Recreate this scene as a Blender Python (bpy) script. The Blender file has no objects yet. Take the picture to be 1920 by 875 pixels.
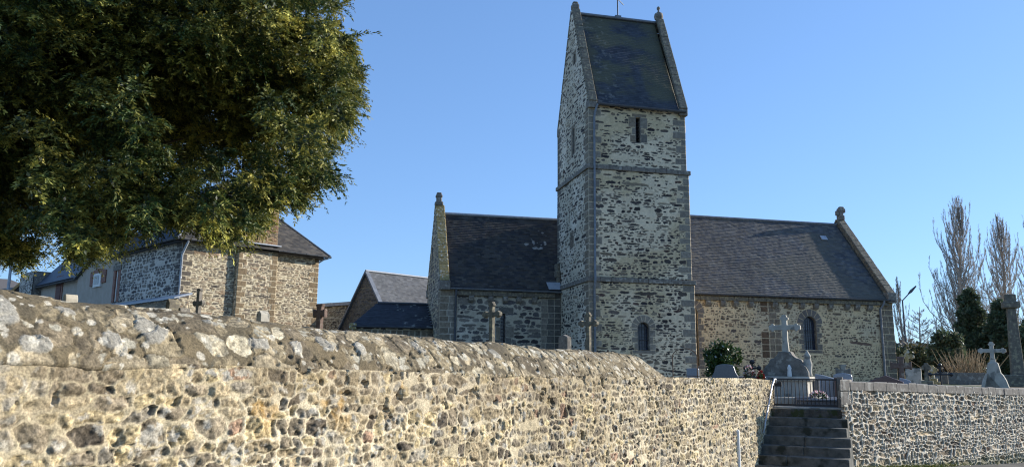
import bpy, math, random
import numpy as np
from mathutils import Vector, Matrix
rad = math.radians
SC = bpy.context.scene
COL = SC.collection
rng = np.random.default_rng(7)
random.seed(7)

# ------------------------------------------------------------------ camera frame (solved from the buildings' own lines)
F, CX, CY = 1454.74, 960.0, 437.5
RM = np.array([[0.9999631, -0.0014898, 0.0084570], [0.0085872, 0.1734835, -0.9847993], [0.0, 0.9848356, 0.1734899]])
EYE = np.array([0.0, 0.0, 1.6])
def ray(x, y):
    return RM.T @ np.array([(x - CX) / F, (y - CY) / F, 1.0])
def at(x, y, Y):
    d = ray(x, y); return EYE + d * (Y / d[1])
def hit(x, y, p0, n):
    d = ray(x, y); return EYE + d * (np.dot(np.asarray(p0) - EYE, n) / np.dot(d, n))
def mpp(Y, x=960, y=600):
    """metres per photo pixel at depth Y"""
    p = at(x, y, Y); return (RM[2] @ (p - EYE)) / F
SUN_AZ, SUN_EL = 20.6, 18.8           # angle from +X towards +Y, elevation

# ------------------------------------------------------------------ noise on numpy grids
def _h(ix, iy, seed):
    n = (ix.astype(np.int64) * 374761393 + iy.astype(np.int64) * 668265263 + seed * 974634173) & 0xffffffff
    n = ((n ^ (n >> 13)) * 1274126177) & 0xffffffff
    n = n ^ (n >> 16)
    return (n & 0xffff) / 65535.0
def vnoise(x, y, seed=0):
    ix = np.floor(x).astype(np.int64); iy = np.floor(y).astype(np.int64)
    fx = x - ix; fy = y - iy
    fx = fx * fx * (3 - 2 * fx); fy = fy * fy * (3 - 2 * fy)
    a = _h(ix, iy, seed); b = _h(ix + 1, iy, seed); c = _h(ix, iy + 1, seed); d = _h(ix + 1, iy + 1, seed)
    return (a * (1 - fx) + b * fx) * (1 - fy) + (c * (1 - fx) + d * fx) * fy
def fbm(x, y, freq, octv=4, seed=0, gain=0.5):
    s = 0; a = 1; t = 0
    for k in range(octv):
        s = s + a * vnoise(x * freq + 17.3 * k, y * freq + 9.1 * k, seed + k); t += a; a *= gain; freq *= 2.03
    return s / t
def sstep(a, b, x):
    t = np.clip((x - a) / (b - a), 0, 1); return t * t * (3 - 2 * t)

def lin(r, g, b):
    f = lambda c: (c / 255 / 12.92) if c / 255 <= 0.04045 else ((c / 255 + 0.055) / 1.055) ** 2.4
    return np.array([f(r), f(g), f(b)])

# ------------------------------------------------------------------ materials
def new_mat(name):
    m = bpy.data.materials.new(name); m.use_nodes = True
    nt = m.node_tree; b = nt.nodes["Principled BSDF"]
    return m, nt, b
def node(nt, t, **kw):
    n = nt.nodes.new(t)
    for k, v in kw.items(): setattr(n, k, v)
    return n
def mat_attr(name, rough=0.9, vary=0.25, scale=60, bump=0.3, bdist=0.004, spec=0.25):
    m, nt, b = new_mat(name)
    at_ = node(nt, 'ShaderNodeAttribute', attribute_name='Col')
    tc = node(nt, 'ShaderNodeTexCoord')
    nz = node(nt, 'ShaderNodeTexNoise'); nz.inputs['Scale'].default_value = scale; nz.inputs['Detail'].default_value = 6
    nt.links.new(tc.outputs['Object'], nz.inputs['Vector'])
    mr = node(nt, 'ShaderNodeMapRange'); mr.inputs[1].default_value = 0.3; mr.inputs[2].default_value = 0.7
    mr.inputs[3].default_value = 1 - vary; mr.inputs[4].default_value = 1 + vary
    nt.links.new(nz.outputs['Fac'], mr.inputs[0])
    mx = node(nt, 'ShaderNodeVectorMath', operation='SCALE')
    nt.links.new(at_.outputs['Color'], mx.inputs[0]); nt.links.new(mr.outputs[0], mx.inputs['Scale'])
    nt.links.new(mx.outputs[0], b.inputs['Base Color'])
    bp = node(nt, 'ShaderNodeBump'); bp.inputs['Strength'].default_value = bump; bp.inputs['Distance'].default_value = bdist
    nt.links.new(nz.outputs['Fac'], bp.inputs['Height']); nt.links.new(bp.outputs[0], b.inputs['Normal'])
    b.inputs['Roughness'].default_value = rough; b.inputs['Specular IOR Level'].default_value = spec
    return m
def mat_noise(name, c1, c2, scale=8, rough=0.85, bump=0.3, bdist=0.01, c3=None, t3=0.68, s3=5, spec=0.25, metal=0.0, detail=8):
    """two-tone noise, with an optional third tone in patches (lichen, moss, rust)"""
    m, nt, b = new_mat(name)
    tc = node(nt, 'ShaderNodeTexCoord')
    oi = node(nt, 'ShaderNodeObjectInfo')
    ad = node(nt, 'ShaderNodeVectorMath', operation='ADD')
    nt.links.new(tc.outputs['Object'], ad.inputs[0]); nt.links.new(oi.outputs['Location'], ad.inputs[1])
    nz = node(nt, 'ShaderNodeTexNoise'); nz.inputs['Scale'].default_value = scale; nz.inputs['Detail'].default_value = detail
    nz.inputs['Roughness'].default_value = 0.65
    nt.links.new(ad.outputs[0], nz.inputs['Vector'])
    cr = node(nt, 'ShaderNodeValToRGB')
    cr.color_ramp.elements[0].position = 0.33; cr.color_ramp.elements[1].position = 0.67
    cr.color_ramp.elements[0].color = (*c1, 1); cr.color_ramp.elements[1].color = (*c2, 1)
    nt.links.new(nz.outputs['Fac'], cr.inputs[0])
    out = cr.outputs[0]
    if c3 is not None:
        n2 = node(nt, 'ShaderNodeTexNoise'); n2.inputs['Scale'].default_value = s3; n2.inputs['Detail'].default_value = 5
        nt.links.new(ad.outputs[0], n2.inputs['Vector'])
        m2 = node(nt, 'ShaderNodeMapRange'); m2.inputs[1].default_value = t3 - 0.05; m2.inputs[2].default_value = t3 + 0.03
        nt.links.new(n2.outputs['Fac'], m2.inputs[0])
        mx = node(nt, 'ShaderNodeMix', data_type='RGBA'); mx.inputs[7].default_value = (*c3, 1)
        nt.links.new(m2.outputs[0], mx.inputs[0]); nt.links.new(out, mx.inputs[6]); out = mx.outputs[2]
    nt.links.new(out, b.inputs['Base Color'])
    bp = node(nt, 'ShaderNodeBump'); bp.inputs['Strength'].default_value = bump; bp.inputs['Distance'].default_value = bdist
    nt.links.new(nz.outputs['Fac'], bp.inputs['Height']); nt.links.new(bp.outputs[0], b.inputs['Normal'])
    b.inputs['Roughness'].default_value = rough; b.inputs['Specular IOR Level'].default_value = spec; b.inputs['Metallic'].default_value = metal
    return m
def mat_leaf(name, transl=0.25, rough=0.55):
    m, nt, b = new_mat(name)
    at_ = node(nt, 'ShaderNodeAttribute', attribute_name='Col')
    nt.links.new(at_.outputs['Color'], b.inputs['Base Color'])
    b.inputs['Roughness'].default_value = rough; b.inputs['Specular IOR Level'].default_value = 0.35
    tr = node(nt, 'ShaderNodeBsdfTranslucent'); nt.links.new(at_.outputs['Color'], tr.inputs['Color'])
    ms = node(nt, 'ShaderNodeMixShader'); ms.inputs[0].default_value = transl
    nt.links.new(b.outputs[0], ms.inputs[1]); nt.links.new(tr.outputs[0], ms.inputs[2])
    nt.links.new(ms.outputs[0], nt.nodes['Material Output'].inputs['Surface'])
    return m
def mat_brick(name, c1, c2, mortar, scale=1.0, bw=0.22, rh=0.065):
    m, nt, b = new_mat(name)
    tc = node(nt, 'ShaderNodeTexCoord')
    mp = node(nt, 'ShaderNodeMapping'); mp.inputs['Rotation'].default_value = (rad(90), 0, 0)
    nt.links.new(tc.outputs['Object'], mp.inputs['Vector'])
    br = node(nt, 'ShaderNodeTexBrick'); br.inputs['Scale'].default_value = scale
    br.inputs['Brick Width'].default_value = bw; br.inputs['Row Height'].default_value = rh; br.inputs['Mortar Size'].default_value = 0.008
    br.inputs['Color1'].default_value = (*c1, 1); br.inputs['Color2'].default_value = (*c2, 1); br.inputs['Mortar'].default_value = (*mortar, 1)
    nt.links.new(mp.outputs[0], br.inputs['Vector']); nt.links.new(br.outputs['Color'], b.inputs['Base Color'])
    b.inputs['Roughness'].default_value = 0.9
    return m

M = {}
M['masonry'] = mat_attr('rubble_masonry', 0.92, 0.28, 70, 0.35, 0.006)
M['masonry_near'] = mat_attr('rubble_masonry_near', 0.92, 0.38, 90, 0.5, 0.006)
M['slate'] = mat_attr('roof_slates', 0.55, 0.18, 30, 0.15, 0.003, spec=0.35)
M['slate_dull'] = mat_attr('weathered_slates', 0.75, 0.2, 30, 0.15, 0.003, spec=0.25)
M['granite'] = mat_noise('granite_blocks', (0.13, 0.117, 0.098), (0.25, 0.225, 0.19), 9, 0.9, 0.4, 0.01, c3=(0.34, 0.32, 0.27), t3=0.62, s3=6)
M['granite_lichen'] = mat_noise('granite_with_lichen', (0.11, 0.098, 0.076), (0.22, 0.195, 0.15), 9, 0.92, 0.5, 0.015, c3=(0.29, 0.255, 0.165), t3=0.60, s3=9)
M['granite_ochre'] = mat_noise('ochre_lichen_granite', (0.2, 0.15, 0.07), (0.42, 0.33, 0.15), 9, 0.92, 0.5, 0.015, c3=(0.5, 0.46, 0.36), t3=0.6, s3=8)
M['limestone'] = mat_noise('pale_limestone', (0.36, 0.33, 0.27), (0.52, 0.48, 0.40), 6, 0.88, 0.3, 0.008, c3=(0.22, 0.21, 0.18), t3=0.6, s3=5)
M['polished'] = mat_noise('polished_granite', (0.10, 0.105, 0.115), (0.16, 0.165, 0.175), 60, 0.25, 0.05, 0.002, spec=0.5)
M['polished_pale'] = mat_noise('polished_pale_granite', (0.24, 0.26, 0.29), (0.36, 0.38, 0.42), 60, 0.25, 0.05, 0.002, spec=0.5)
M['polished_red'] = mat_noise('polished_red_granite', (0.11, 0.055, 0.042), (0.17, 0.09, 0.07), 60, 0.3, 0.05, 0.002, spec=0.5)
M['redstone'] = mat_noise('reddish_stone', (0.11, 0.075, 0.06), (0.2, 0.14, 0.11), 10, 0.9, 0.4, 0.01, c3=(0.3, 0.26, 0.2), t3=0.62, s3=7)
M['concrete'] = mat_noise('worn_concrete', (0.065, 0.066, 0.058), (0.15, 0.145, 0.125), 7, 0.92, 0.4, 0.006, c3=(0.035, 0.038, 0.028), t3=0.6, s3=3)
M['mossy'] = mat_noise('mossy_stone', (0.05, 0.048, 0.04), (0.13, 0.12, 0.10), 9, 0.95, 0.8, 0.03, c3=(0.05, 0.06, 0.025), t3=0.56, s3=6)
M['zinc'] = mat_noise('zinc_sheet', (0.13, 0.145, 0.165), (0.22, 0.235, 0.255), 5, 0.55, 0.1, 0.004, spec=0.5, metal=0.3)
M['zinc_pale'] = mat_noise('pale_zinc', (0.30, 0.33, 0.37), (0.42, 0.45, 0.48), 5, 0.5, 0.1, 0.004, spec=0.5, metal=0.2)
M['pipe_dark'] = mat_noise('dark_zinc', (0.055, 0.06, 0.068), (0.09, 0.095, 0.105), 6, 0.6, 0.1, 0.003, spec=0.4)
M['iron'] = mat_noise('black_iron', (0.012, 0.012, 0.013), (0.022, 0.022, 0.024), 20, 0.5, 0.1, 0.002, spec=0.5)
M['iron_grey'] = mat_noise('galvanised_tube', (0.42, 0.43, 0.43), (0.55, 0.55, 0.54), 20, 0.4, 0.05, 0.002, spec=0.5, metal=0.4)
M['rust'] = mat_noise('rusty_wire', (0.13, 0.075, 0.045), (0.22, 0.14, 0.09), 25, 0.85, 0.1, 0.002)
M['white'] = mat_noise('white_paint', (0.68, 0.67, 0.62), (0.78, 0.77, 0.73), 12, 0.6, 0.05, 0.002)
M['render'] = mat_noise('beige_render', (0.36, 0.31, 0.25), (0.44, 0.385, 0.32), 2.5, 0.95, 0.2, 0.004)
M['glass'] = mat_noise('dark_leaded_glass', (0.016, 0.021, 0.038), (0.04, 0.05, 0.085), 14, 0.22, 0.2, 0.01, spec=0.6)
M['lead'] = mat_noise('lead_cames', (0.03, 0.033, 0.04), (0.05, 0.053, 0.06), 10, 0.6, 0.1, 0.002)
M['dark'] = mat_noise('dark_louvre', (0.012, 0.012, 0.014), (0.02, 0.02, 0.022), 10, 0.9, 0.1, 0.002)
M['door_red'] = mat_noise('oxblood_door', (0.085, 0.028, 0.02), (0.12, 0.04, 0.03), 12, 0.6, 0.1, 0.003)
M['brick'] = mat_brick('red_brick', (0.26, 0.085, 0.05), (0.19, 0.065, 0.04), (0.32, 0.27, 0.22))
M['bark'] = mat_noise('yew_bark', (0.07, 0.045, 0.032), (0.15, 0.105, 0.08), 8, 0.95, 0.8, 0.03)
M['bark_grey'] = mat_noise('bare_grey_bark', (0.32, 0.27, 0.22), (0.46, 0.40, 0.33), 6, 0.95, 0.5, 0.02)
M['bark_tan'] = mat_noise('willow_shoots', (0.26, 0.19, 0.11), (0.38, 0.29, 0.18), 6, 0.9, 0.3, 0.01)
M['leaf'] = mat_leaf('foliage', .22)
M['leaf_gloss'] = mat_leaf('glossy_leaves', 0.12, 0.32)
M['wood'] = mat_noise('golden_timber', (0.36, 0.21, 0.085), (0.5, 0.31, 0.14), 8, 0.7, 0.2, 0.004)
M['asphalt'] = mat_noise('asphalt', (0.045, 0.044, 0.042), (0.075, 0.073, 0.068), 40, 0.9, 0.5, 0.006, c3=(0.10, 0.095, 0.085), t3=0.6, s3=0.8)
M['ground'] = mat_noise('gravel_and_turf', (0.22, 0.19, 0.14), (0.36, 0.31, 0.23), 14, 0.95, 0.6, 0.02, c3=(0.055, 0.075, 0.025), t3=0.52, s3=0.35)

# ------------------------------------------------------------------ mesh collectors
class Geo:
    def __init__(s): s.v = []; s.f = []; s.m = []; s.c = []; s.n = 0; s.mats = []; s.smooth = []
    def mi(s, mat):
        if mat not in s.mats: s.mats.append(mat)
        return s.mats.index(mat)
    def add(s, v, faces, mat, col=None, smooth=False):
        v = np.asarray(v, float).reshape(-1, 3)
        k = s.mi(mat)
        if isinstance(faces, np.ndarray):
            s.f.append((faces + s.n)); s.m.append(np.full(len(faces), k)); s.smooth.append(np.full(len(faces), smooth))
        else:
            for f in faces:
                s.f.append(np.array([f]) + s.n); s.m.append(np.array([k])); s.smooth.append(np.array([smooth]))
        c = np.ones((len(v), 3)) * 0.2 if col is None else np.broadcast_to(np.asarray(col, float), (len(v), 3))
        s.v.append(v); s.c.append(c); s.n += len(v)
    def quadstrip(s, A, B, mat, closed=False, col=None, smooth=False):
        A = np.asarray(A, float); B = np.asarray(B, float); n = len(A)
        idx = np.arange(n if closed else n - 1); j = (idx + 1) % n
        s.add(np.vstack([A, B]), np.stack([idx, j, j + n, idx + n], 1), mat, col, smooth)
    def poly(s, pts, mat, col=None): s.add(pts, [list(range(len(pts)))], mat, col)
    def hexa(s, p, mat, col=None):
        s.add(p, np.array([[3, 2, 1, 0], [4, 5, 6, 7], [0, 1, 5, 4], [1, 2, 6, 5], [2, 3, 7, 6], [3, 0, 4, 7]]), mat, col)
    def box(s, c, size, mat, fr=None, col=None):
        """box centred at c (local), size (x,y,z), optional frame (3x3 rows = axes)"""
        h = np.array(size) / 2.0
        q = np.array([[-1, -1, -1], [1, -1, -1], [1, 1, -1], [-1, 1, -1], [-1, -1, 1], [1, -1, 1], [1, 1, 1], [-1, 1, 1]]) * h
        if fr is not None: q = q @ np.asarray(fr)
        s.hexa(q + np.asarray(c, float), mat, col)
    def prism(s, outline, y0, y1, mat, fr=None, o=(0, 0, 0), col=None):
        """outline in (x,z), extruded along y; fr rows = x,y,z axes in world"""
        P = np.asarray(outline, float); n = len(P)
        A = np.stack([P[:, 0], np.full(n, y0), P[:, 1]], 1); B = A.copy(); B[:, 1] = y1
        if fr is not None: A = A @ np.asarray(fr); B = B @ np.asarray(fr)
        A = A + np.asarray(o); B = B + np.asarray(o)
        k = s.mi(mat)
        s.add(np.vstack([A, B]), [list(range(n)), list(range(2 * n - 1, n - 1, -1))] + [[j, i, i + n, j + n] for i, j in ((i, (i + 1) % n) for i in range(n))], mat, col)
    def tube(s, pts, r, mat, k=8, col=None, caps=True):
        pts = np.asarray(pts, float); n = len(pts)
        r = np.broadcast_to(np.asarray(r, float), (n,))
        t = np.gradient(pts, axis=0); t /= np.linalg.norm(t, axis=1)[:, None] + 1e-9
        up = np.array([0, 0, 1.0]) if abs(t[0][2]) < 0.9 else np.array([1.0, 0, 0])
        a = np.cross(t, up); a /= np.linalg.norm(a, axis=1)[:, None] + 1e-9
        b = np.cross(t, a)
        th = np.arange(k) * 2 * np.pi / k
        V = pts[:, None, :] + r[:, None, None] * (np.cos(th)[None, :, None] * a[:, None, :] + np.sin(th)[None, :, None] * b[:, None, :])
        i = np.arange(n - 1)[:, None] * k; j = np.arange(k)[None, :]; j2 = (j + 1) % k
        Fq = np.stack([i + j, i + j2, i + k + j2, i + k + j], -1).reshape(-1, 4)
        s.add(V.reshape(-1, 3), Fq, mat, col, True)
        if caps:
            s.poly(V[0][::-1], mat, col); s.poly(V[-1], mat, col)
    def lathe(s, prof, o, mat, k=16, col=None):
        prof = np.asarray(prof, float); th = np.arange(k) * 2 * np.pi / k
        V = np.stack([prof[:, 0:1] * np.cos(th), prof[:, 0:1] * np.sin(th), np.repeat(prof[:, 1:2], k, 1)], -1) + np.asarray(o)
        n = len(prof); i = np.arange(n - 1)[:, None] * k; j = np.arange(k)[None, :]; j2 = (j + 1) % k
        s.add(V.reshape(-1, 3), np.stack([i + j, i + j2, i + k + j2, i + k + j], -1).reshape(-1, 4), mat, col, True)
    def build(s, name, parent=None, loc=None, bevel=0.0):
        me = bpy.data.meshes.new(name)
        V = np.vstack(s.v); C = np.vstack(s.c)
        loc = np.zeros(3) if loc is None else np.asarray(loc, float)
        V = V - loc
        tot = np.concatenate([np.full(len(f), f.shape[1]) for f in s.f])
        loops = np.concatenate([f.ravel() for f in s.f])
        me.vertices.add(len(V)); me.vertices.foreach_set('co', V.astype(np.float32).ravel())
        me.loops.add(len(loops)); me.loops.foreach_set('vertex_index', loops.astype(np.int32))
        me.polygons.add(len(tot)); st = np.concatenate([[0], np.cumsum(tot)[:-1]])
        me.polygons.foreach_set('loop_start', st.astype(np.int32)); me.polygons.foreach_set('loop_total', tot.astype(np.int32))
        me.polygons.foreach_set('material_index', np.concatenate(s.m).astype(np.int32))
        me.polygons.foreach_set('use_smooth', np.concatenate(s.smooth).astype(bool))
        me.update(calc_edges=True)
        ca = me.color_attributes.new('Col', 'FLOAT_COLOR', 'POINT')
        ca.data.foreach_set('color', np.hstack([C, np.ones((len(C), 1))]).astype(np.float32).ravel())
        for m in s.mats: me.materials.append(M[m])
        me.validate()
        ob = bpy.data.objects.new(name, me); COL.objects.link(ob)
        ob.location = Vector(loc)
        if parent is not None:
            ob.parent = parent
            ob.location = Vector(loc) - parent.location if parent.parent is None else Vector(loc) - parent.location - parent.parent.location
        if bevel > 0:
            md = ob.modifiers.new('bevel', 'BEVEL'); md.width = bevel; md.segments = 2; md.limit_method = 'ANGLE'; md.angle_limit = rad(35)
        return ob
def tag(o, label, cat, group=None):
    o['label'] = label; o['category'] = cat
    if group: o['group'] = group
    return o
def empty(name, loc, label, cat, group=None):
    o = bpy.data.objects.new(name, None); COL.objects.link(o); o.location = Vector(loc); o.empty_display_size = 0.3
    return tag(o, label, cat, group)

# ------------------------------------------------------------------ masonry painter
def layout(W, H, rh, rw, hj, wj, r, aspect=None):
    cx, cy, a, b = [], [], [], []
    y = -rh * 0.5
    while y < H + rh:
        h = rh * math.exp(r.normal(0, hj)); x = -r.random() * rw
        while x < W + rw:
            w = rw * math.exp(r.normal(0, wj)) * (0.75 + 0.5 * h / rh)
            cx.append(x + w / 2); cy.append(y + h / 2 + r.normal(0, h * 0.13)); a.append(w / 2); b.append(h / 2 * math.exp(r.normal(0, 0.13)))
            x += w
        y += h
    return map(np.array, (cx, cy, a, b))
def masonry(W, H, res, st, seed=1, rects=(), ny_extra=0):
    """height map and colours of a rubble wall: irregular stones laid in rough rows in mortar"""
    r = np.random.default_rng(seed)
    nx = int(W / res) + 1; ny = int(H / res) + 1
    gx = np.linspace(0, W, nx); gy = np.linspace(0, H, ny)
    X, Y = np.meshgrid(gx, gy)
    wa, wf = st.get('warp', (0.02, 8))
    WX = X + wa * 2 * (fbm(X, Y, wf, 3, seed + 11) - 0.5); WY = Y + wa * 1.4 * (fbm(X, Y, wf, 3, seed + 23) - 0.5)
    D1 = np.full(X.shape, 9.0); D2 = np.full(X.shape, 9.0); ID = np.full(X.shape, -1, int)
    cx, cy, a, b = layout(W, H, st['rh'], st['rw'], st.get('hj', .25), st.get('wj', .35), r)
    n = len(cx); rot = r.normal(st.get('lean', 0), st.get('rot', 0.06), n); p = st.get('p', 3.0)
    for i in range(n):
        R_ = 1.9 * max(a[i], b[i] * (1 + 2 * abs(math.sin(rot[i]))))
        Rb = 1.9 * b[i] + 1.9 * a[i] * abs(math.sin(rot[i])) + wa
        i0, i1 = np.searchsorted(gx, (cx[i] - R_, cx[i] + R_)); j0, j1 = np.searchsorted(gy, (cy[i] - Rb, cy[i] + Rb))
        if i1 <= i0 or j1 <= j0: continue
        x = WX[j0:j1, i0:i1] - cx[i]; y = WY[j0:j1, i0:i1] - cy[i]
        c, s = math.cos(rot[i]), math.sin(rot[i])
        d = ((np.abs(x * c + y * s) / a[i]) ** p + (np.abs(-x * s + y * c) / b[i]) ** p) ** (1 / p)
        d1 = D1[j0:j1, i0:i1]; d2 = D2[j0:j1, i0:i1]; idv = ID[j0:j1, i0:i1]
        m = d < d1
        d2[:] = np.where(m, d1, np.minimum(d2, d)); idv[m] = i; d1[m] = d[m]
    t0, t1 = st.get('thr', (0.7, 1.0)); thr = r.uniform(t0, t1, n + 1)
    skip = r.random(n + 1) < st.get('skip', 0.0)
    if 'skipf' in st:                                   # share of stones hidden under mortar varies over the wall
        yc = np.append(cy, 0) ; skip = r.random(n + 1) < np.vectorize(st['skipf'])(yc)
    thr[skip] = 0.02; thr[n] = 0.02
    ID[ID < 0] = n
    T = thr[ID]
    size = np.append(np.minimum(a, b), .05)[ID]
    e = np.minimum(T - D1, (D2 - D1) * 0.6 - st.get('gap', 0.06)) * size         # metres inside the stone's edge
    soft = st.get('soft', 0.015)
    mask = sstep(0, soft * 0.5, e)
    dome = sstep(0, soft * 2.2, e)
    if 'smear' in st:                                    # mortar dragged over some of the stones
        mask = mask * (1 - st['smear'] * sstep(.53, .66, fbm(X, Y, 2.6, 4, seed + 91)) * (1 - .6 * sstep(.2, 1.2, e / (soft * 3))))
    hs = np.append(st.get('hs', 0.02) * r.uniform(0.45, 1.45, n), 0)[ID]
    tiltx = np.append(r.normal(0, st.get('tilt', 0.08), n), 0)[ID]; tilty = np.append(r.normal(0, st.get('tilt', 0.08), n), 0)[ID]
    cX = np.append(cx, 0)[ID]; cY = np.append(cy, 0)[ID]
    fac = st.get('facet', 0.0); fa = np.append(r.normal(0, 1, n), 0)[ID] * fac; fb = np.append(r.normal(0, 1, n), 0)[ID] * fac; fo = np.append(r.normal(0, .007, n), 0)[ID]
    n1 = fbm(X, Y, st.get('nf', 22), 4, seed + 5) - 0.5
    n2 = fbm(X, Y, 4.0, 3, seed + 6) - 0.5
    hm = st.get('hm', 0.0)
    mort = hm + st.get('mn', 0.012) * n1 + 0.02 * n2
    if st.get('ridge'):                                  # mortar standing proud in a band round every stone
        mort = mort + st['ridge'] * (1 - sstep(0.0, 0.025, -e)) * 0
    stone = hs + (tiltx * (X - cX) + tilty * (Y - cY)) - np.abs(fa * (X - cX) + fb * (Y - cY) + fo * (fac > 0)) + st.get('sn', 0.02) * n1 * 2 + 0.01 * n2
    Hh = mort * (1 - mask) + (stone * (0.35 + 0.65 * dome)) * mask
    pal = np.array([c for c, w in st['pal']]); pw = np.array([w for c, w in st['pal']], float); pw /= pw.sum()
    sc = pal[r.choice(len(pal), n + 1, p=pw)] * r.uniform(0.72, 1.28, (n + 1, 1))
    SCol = sc[ID] * np.clip(1 + st.get('cn', 0.5) * n1[..., None] * 1.6, .12, 3)
    mc = np.asarray(st['mortar'])
    n3 = fbm(X, Y, 1.1, 4, seed + 8); n4 = fbm(X, Y, 14, 3, seed + 9)
    MC = mc * (0.8 + 0.4 * n3[..., None]) * (0.82 + 0.36 * n4[..., None])
    if 'crack' in st:
        ck = sstep(.16, .03, D2 - D1) * sstep(.44, .56, fbm(X, Y, 5.5, 3, seed + 61)); Hh = Hh - .016 * ck
        MC = MC * (1 - st['crack'] * ck[..., None]); SCol = SCol * (1 - st['crack'] * ck[..., None])
    if 'fine' in st:
        n5 = fbm(X, Y, 55, 3, seed + 51) - .5; n6 = fbm(X * .6 + Y * .5, Y * 1.7 - X * .3, 34, 3, seed + 52) - .5
        SCol = SCol * np.clip(1 + st['fine'] * 2.4 * n5 + st['fine'] * 1.0 * n6, .25, 2.4)[..., None]; Hh = Hh + mask * st.get('fh', 1.0) * (.016 * n5 + .018 * n6)
    if 'mortar2' in st:
        w = sstep(0.45, 0.6, fbm(X, Y, st.get('m2f', 0.9), 4, seed + 31))[..., None]
        MC = MC * (1 - w) + np.asarray(st['mortar2']) * (0.8 + 0.4 * n4[..., None]) * w
    if 'lichen' in st:
        th, lc = st['lichen']
        w = sstep(th, th + 0.05, fbm(X, Y, st.get('lf', 9), 4, seed + 41))[..., None]
        SCol = SCol * (1 - w) + np.asarray(lc) * (0.75 + 0.5 * n4[..., None]) * w
    C = MC * (1 - mask[..., None]) + SCol * mask[..., None]
    # dressed blocks
    for k, (x0, x1, y0, y1, c) in enumerate(rects):
        i0, i1 = np.searchsorted(gx, (x0 - .02, x1 + .02)); j0, j1 = np.searchsorted(gy, (y0 - .02, y1 + .02))
        if i1 <= i0 or j1 <= j0: continue
        xx = WX[j0:j1, i0:i1] * .35 + X[j0:j1, i0:i1] * .65; yy = WY[j0:j1, i0:i1] * .35 + Y[j0:j1, i0:i1] * .65
        ed = np.minimum(np.minimum(xx - x0, x1 - xx), np.minimum(yy - y0, y1 - yy))
        m = sstep(0.006, 0.02, ed); inn = (ed > -0.006)
        nn = n1[j0:j1, i0:i1]
        hq = st.get('hq', 0.015) + 0.02 * nn + r.normal(0, .004)
        Hh[j0:j1, i0:i1] = np.where(inn, hq * m, Hh[j0:j1, i0:i1])
        col = np.asarray(c) * r.uniform(0.85, 1.15) * (1 + 0.8 * nn[..., None])
        mcx = MC[j0:j1, i0:i1]
        C[j0:j1, i0:i1] = np.where(inn[..., None], mcx * (1 - m[..., None]) + col * m[..., None], C[j0:j1, i0:i1])
    return X, Y, Hh, np.clip(C, 0.005, 0.9)
def quoins(x_edge, side, z0, z1, col, r, hh=0.3, wl=0.55, ws=0.3):
    """alternating corner blocks; side +1: blocks extend to +x from x_edge"""
    out = []; z = z0; k = 0
    while z < z1 - 0.05:
        h = min(hh * r.uniform(0.8, 1.2), z1 - z); w = (wl if k % 2 else ws) * r.uniform(0.85, 1.15)
        out.append((x_edge, x_edge + w, z, z + h, col) if side > 0 else (x_edge - w, x_edge, z, z + h, col)); z += h; k += 1
    return out
def arch_blocks(cx, sill, spring, hw, col, r):
    """jamb and sill blocks of a window surround as rects"""
    out = [(cx - hw - .28, cx + hw + .28, sill - .16, sill, col)]
    for s in (-1, 1):
        z = sill; k = 0
        while z < spring - 0.02:
            h = min(r.uniform(.24, .32), spring - z); w = (.3 if (k + (s > 0)) % 2 else .18)
            a, b = (cx + s * hw, cx + s * (hw + w)); out.append((min(a, b), max(a, b), z, z + h, col)); z += h; k += 1
    return out
def voussoirs(X, Y, Hh, C, cx, spring, hw, t, col, mortar, n=7, seed=3):
    r = np.random.default_rng(seed)
    dx = X - cx; dy = Y - spring; rr = np.hypot(dx, dy); th = np.arctan2(dy, dx) / np.pi * n
    inn = (rr > hw - .03) & (rr < hw + t + .012) & (dy > -.005)
    k = np.clip(np.floor(th), 0, n - 1).astype(int)
    ed = np.minimum(np.minimum(th - k, k + 1 - th) * np.pi / n * rr, hw + t - rr)
    m = sstep(0.005, 0.018, ed)
    cc = np.asarray(col) * r.uniform(.85, 1.15, n)[k][..., None] * (0.75 + 0.5 * fbm(X, Y, 20, 3, seed)[..., None])
    Hh[:] = np.where(inn, 0.018 * m, Hh)
    C[:] = np.where(inn[..., None], np.asarray(mortar) * (1 - m[..., None]) + cc * m[..., None], C)
def arch_inside(X, Y, cx, sill, spring, hw):
    return ((np.abs(X - cx) < hw) & (Y > sill) & (Y < spring)) | ((np.hypot(X - cx, Y - spring) < hw) & (Y >= spring))
def sheet(g, X, Y, Hh, C, O, ux, uy, keep=None, mat='masonry', tuck=0.03, scale=1.0, un=None):
    """displaced sheet: O + X*ux + Y*uy + H*n"""
    ux = np.asarray(ux, float); uy = np.asarray(uy, float)
    n = np.cross(ux, uy) if un is None else np.asarray(un); n = n / np.linalg.norm(n)
    Hh = Hh.copy() * scale
    for sl in ((0, slice(None)), (-1, slice(None)), (slice(None), 0), (slice(None), -1)): Hh[sl] = -tuck
    if keep is not None: Hh = np.where(keep, Hh, -tuck)
    P = np.asarray(O) + X[..., None] * ux + Y[..., None] * uy + Hh[..., None] * n
    ny, nx = X.shape
    idx = np.arange(nx * ny).reshape(ny, nx)
    q = np.stack([idx[:-1, :-1], idx[:-1, 1:], idx[1:, 1:], idx[1:, :-1]], -1).reshape(-1, 4)
    if keep is not None:
        kq = (keep[:-1, :-1].astype(int) + keep[:-1, 1:] + keep[1:, 1:] + keep[1:, :-1]).ravel() >= 2
        q = q[kq]
    used = np.zeros(nx * ny, bool); used[q.ravel()] = True
    re = np.cumsum(used) - 1
    g.add(P.reshape(-1, 3)[used], re[q], mat, C.reshape(-1, 3)[used], True)

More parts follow.
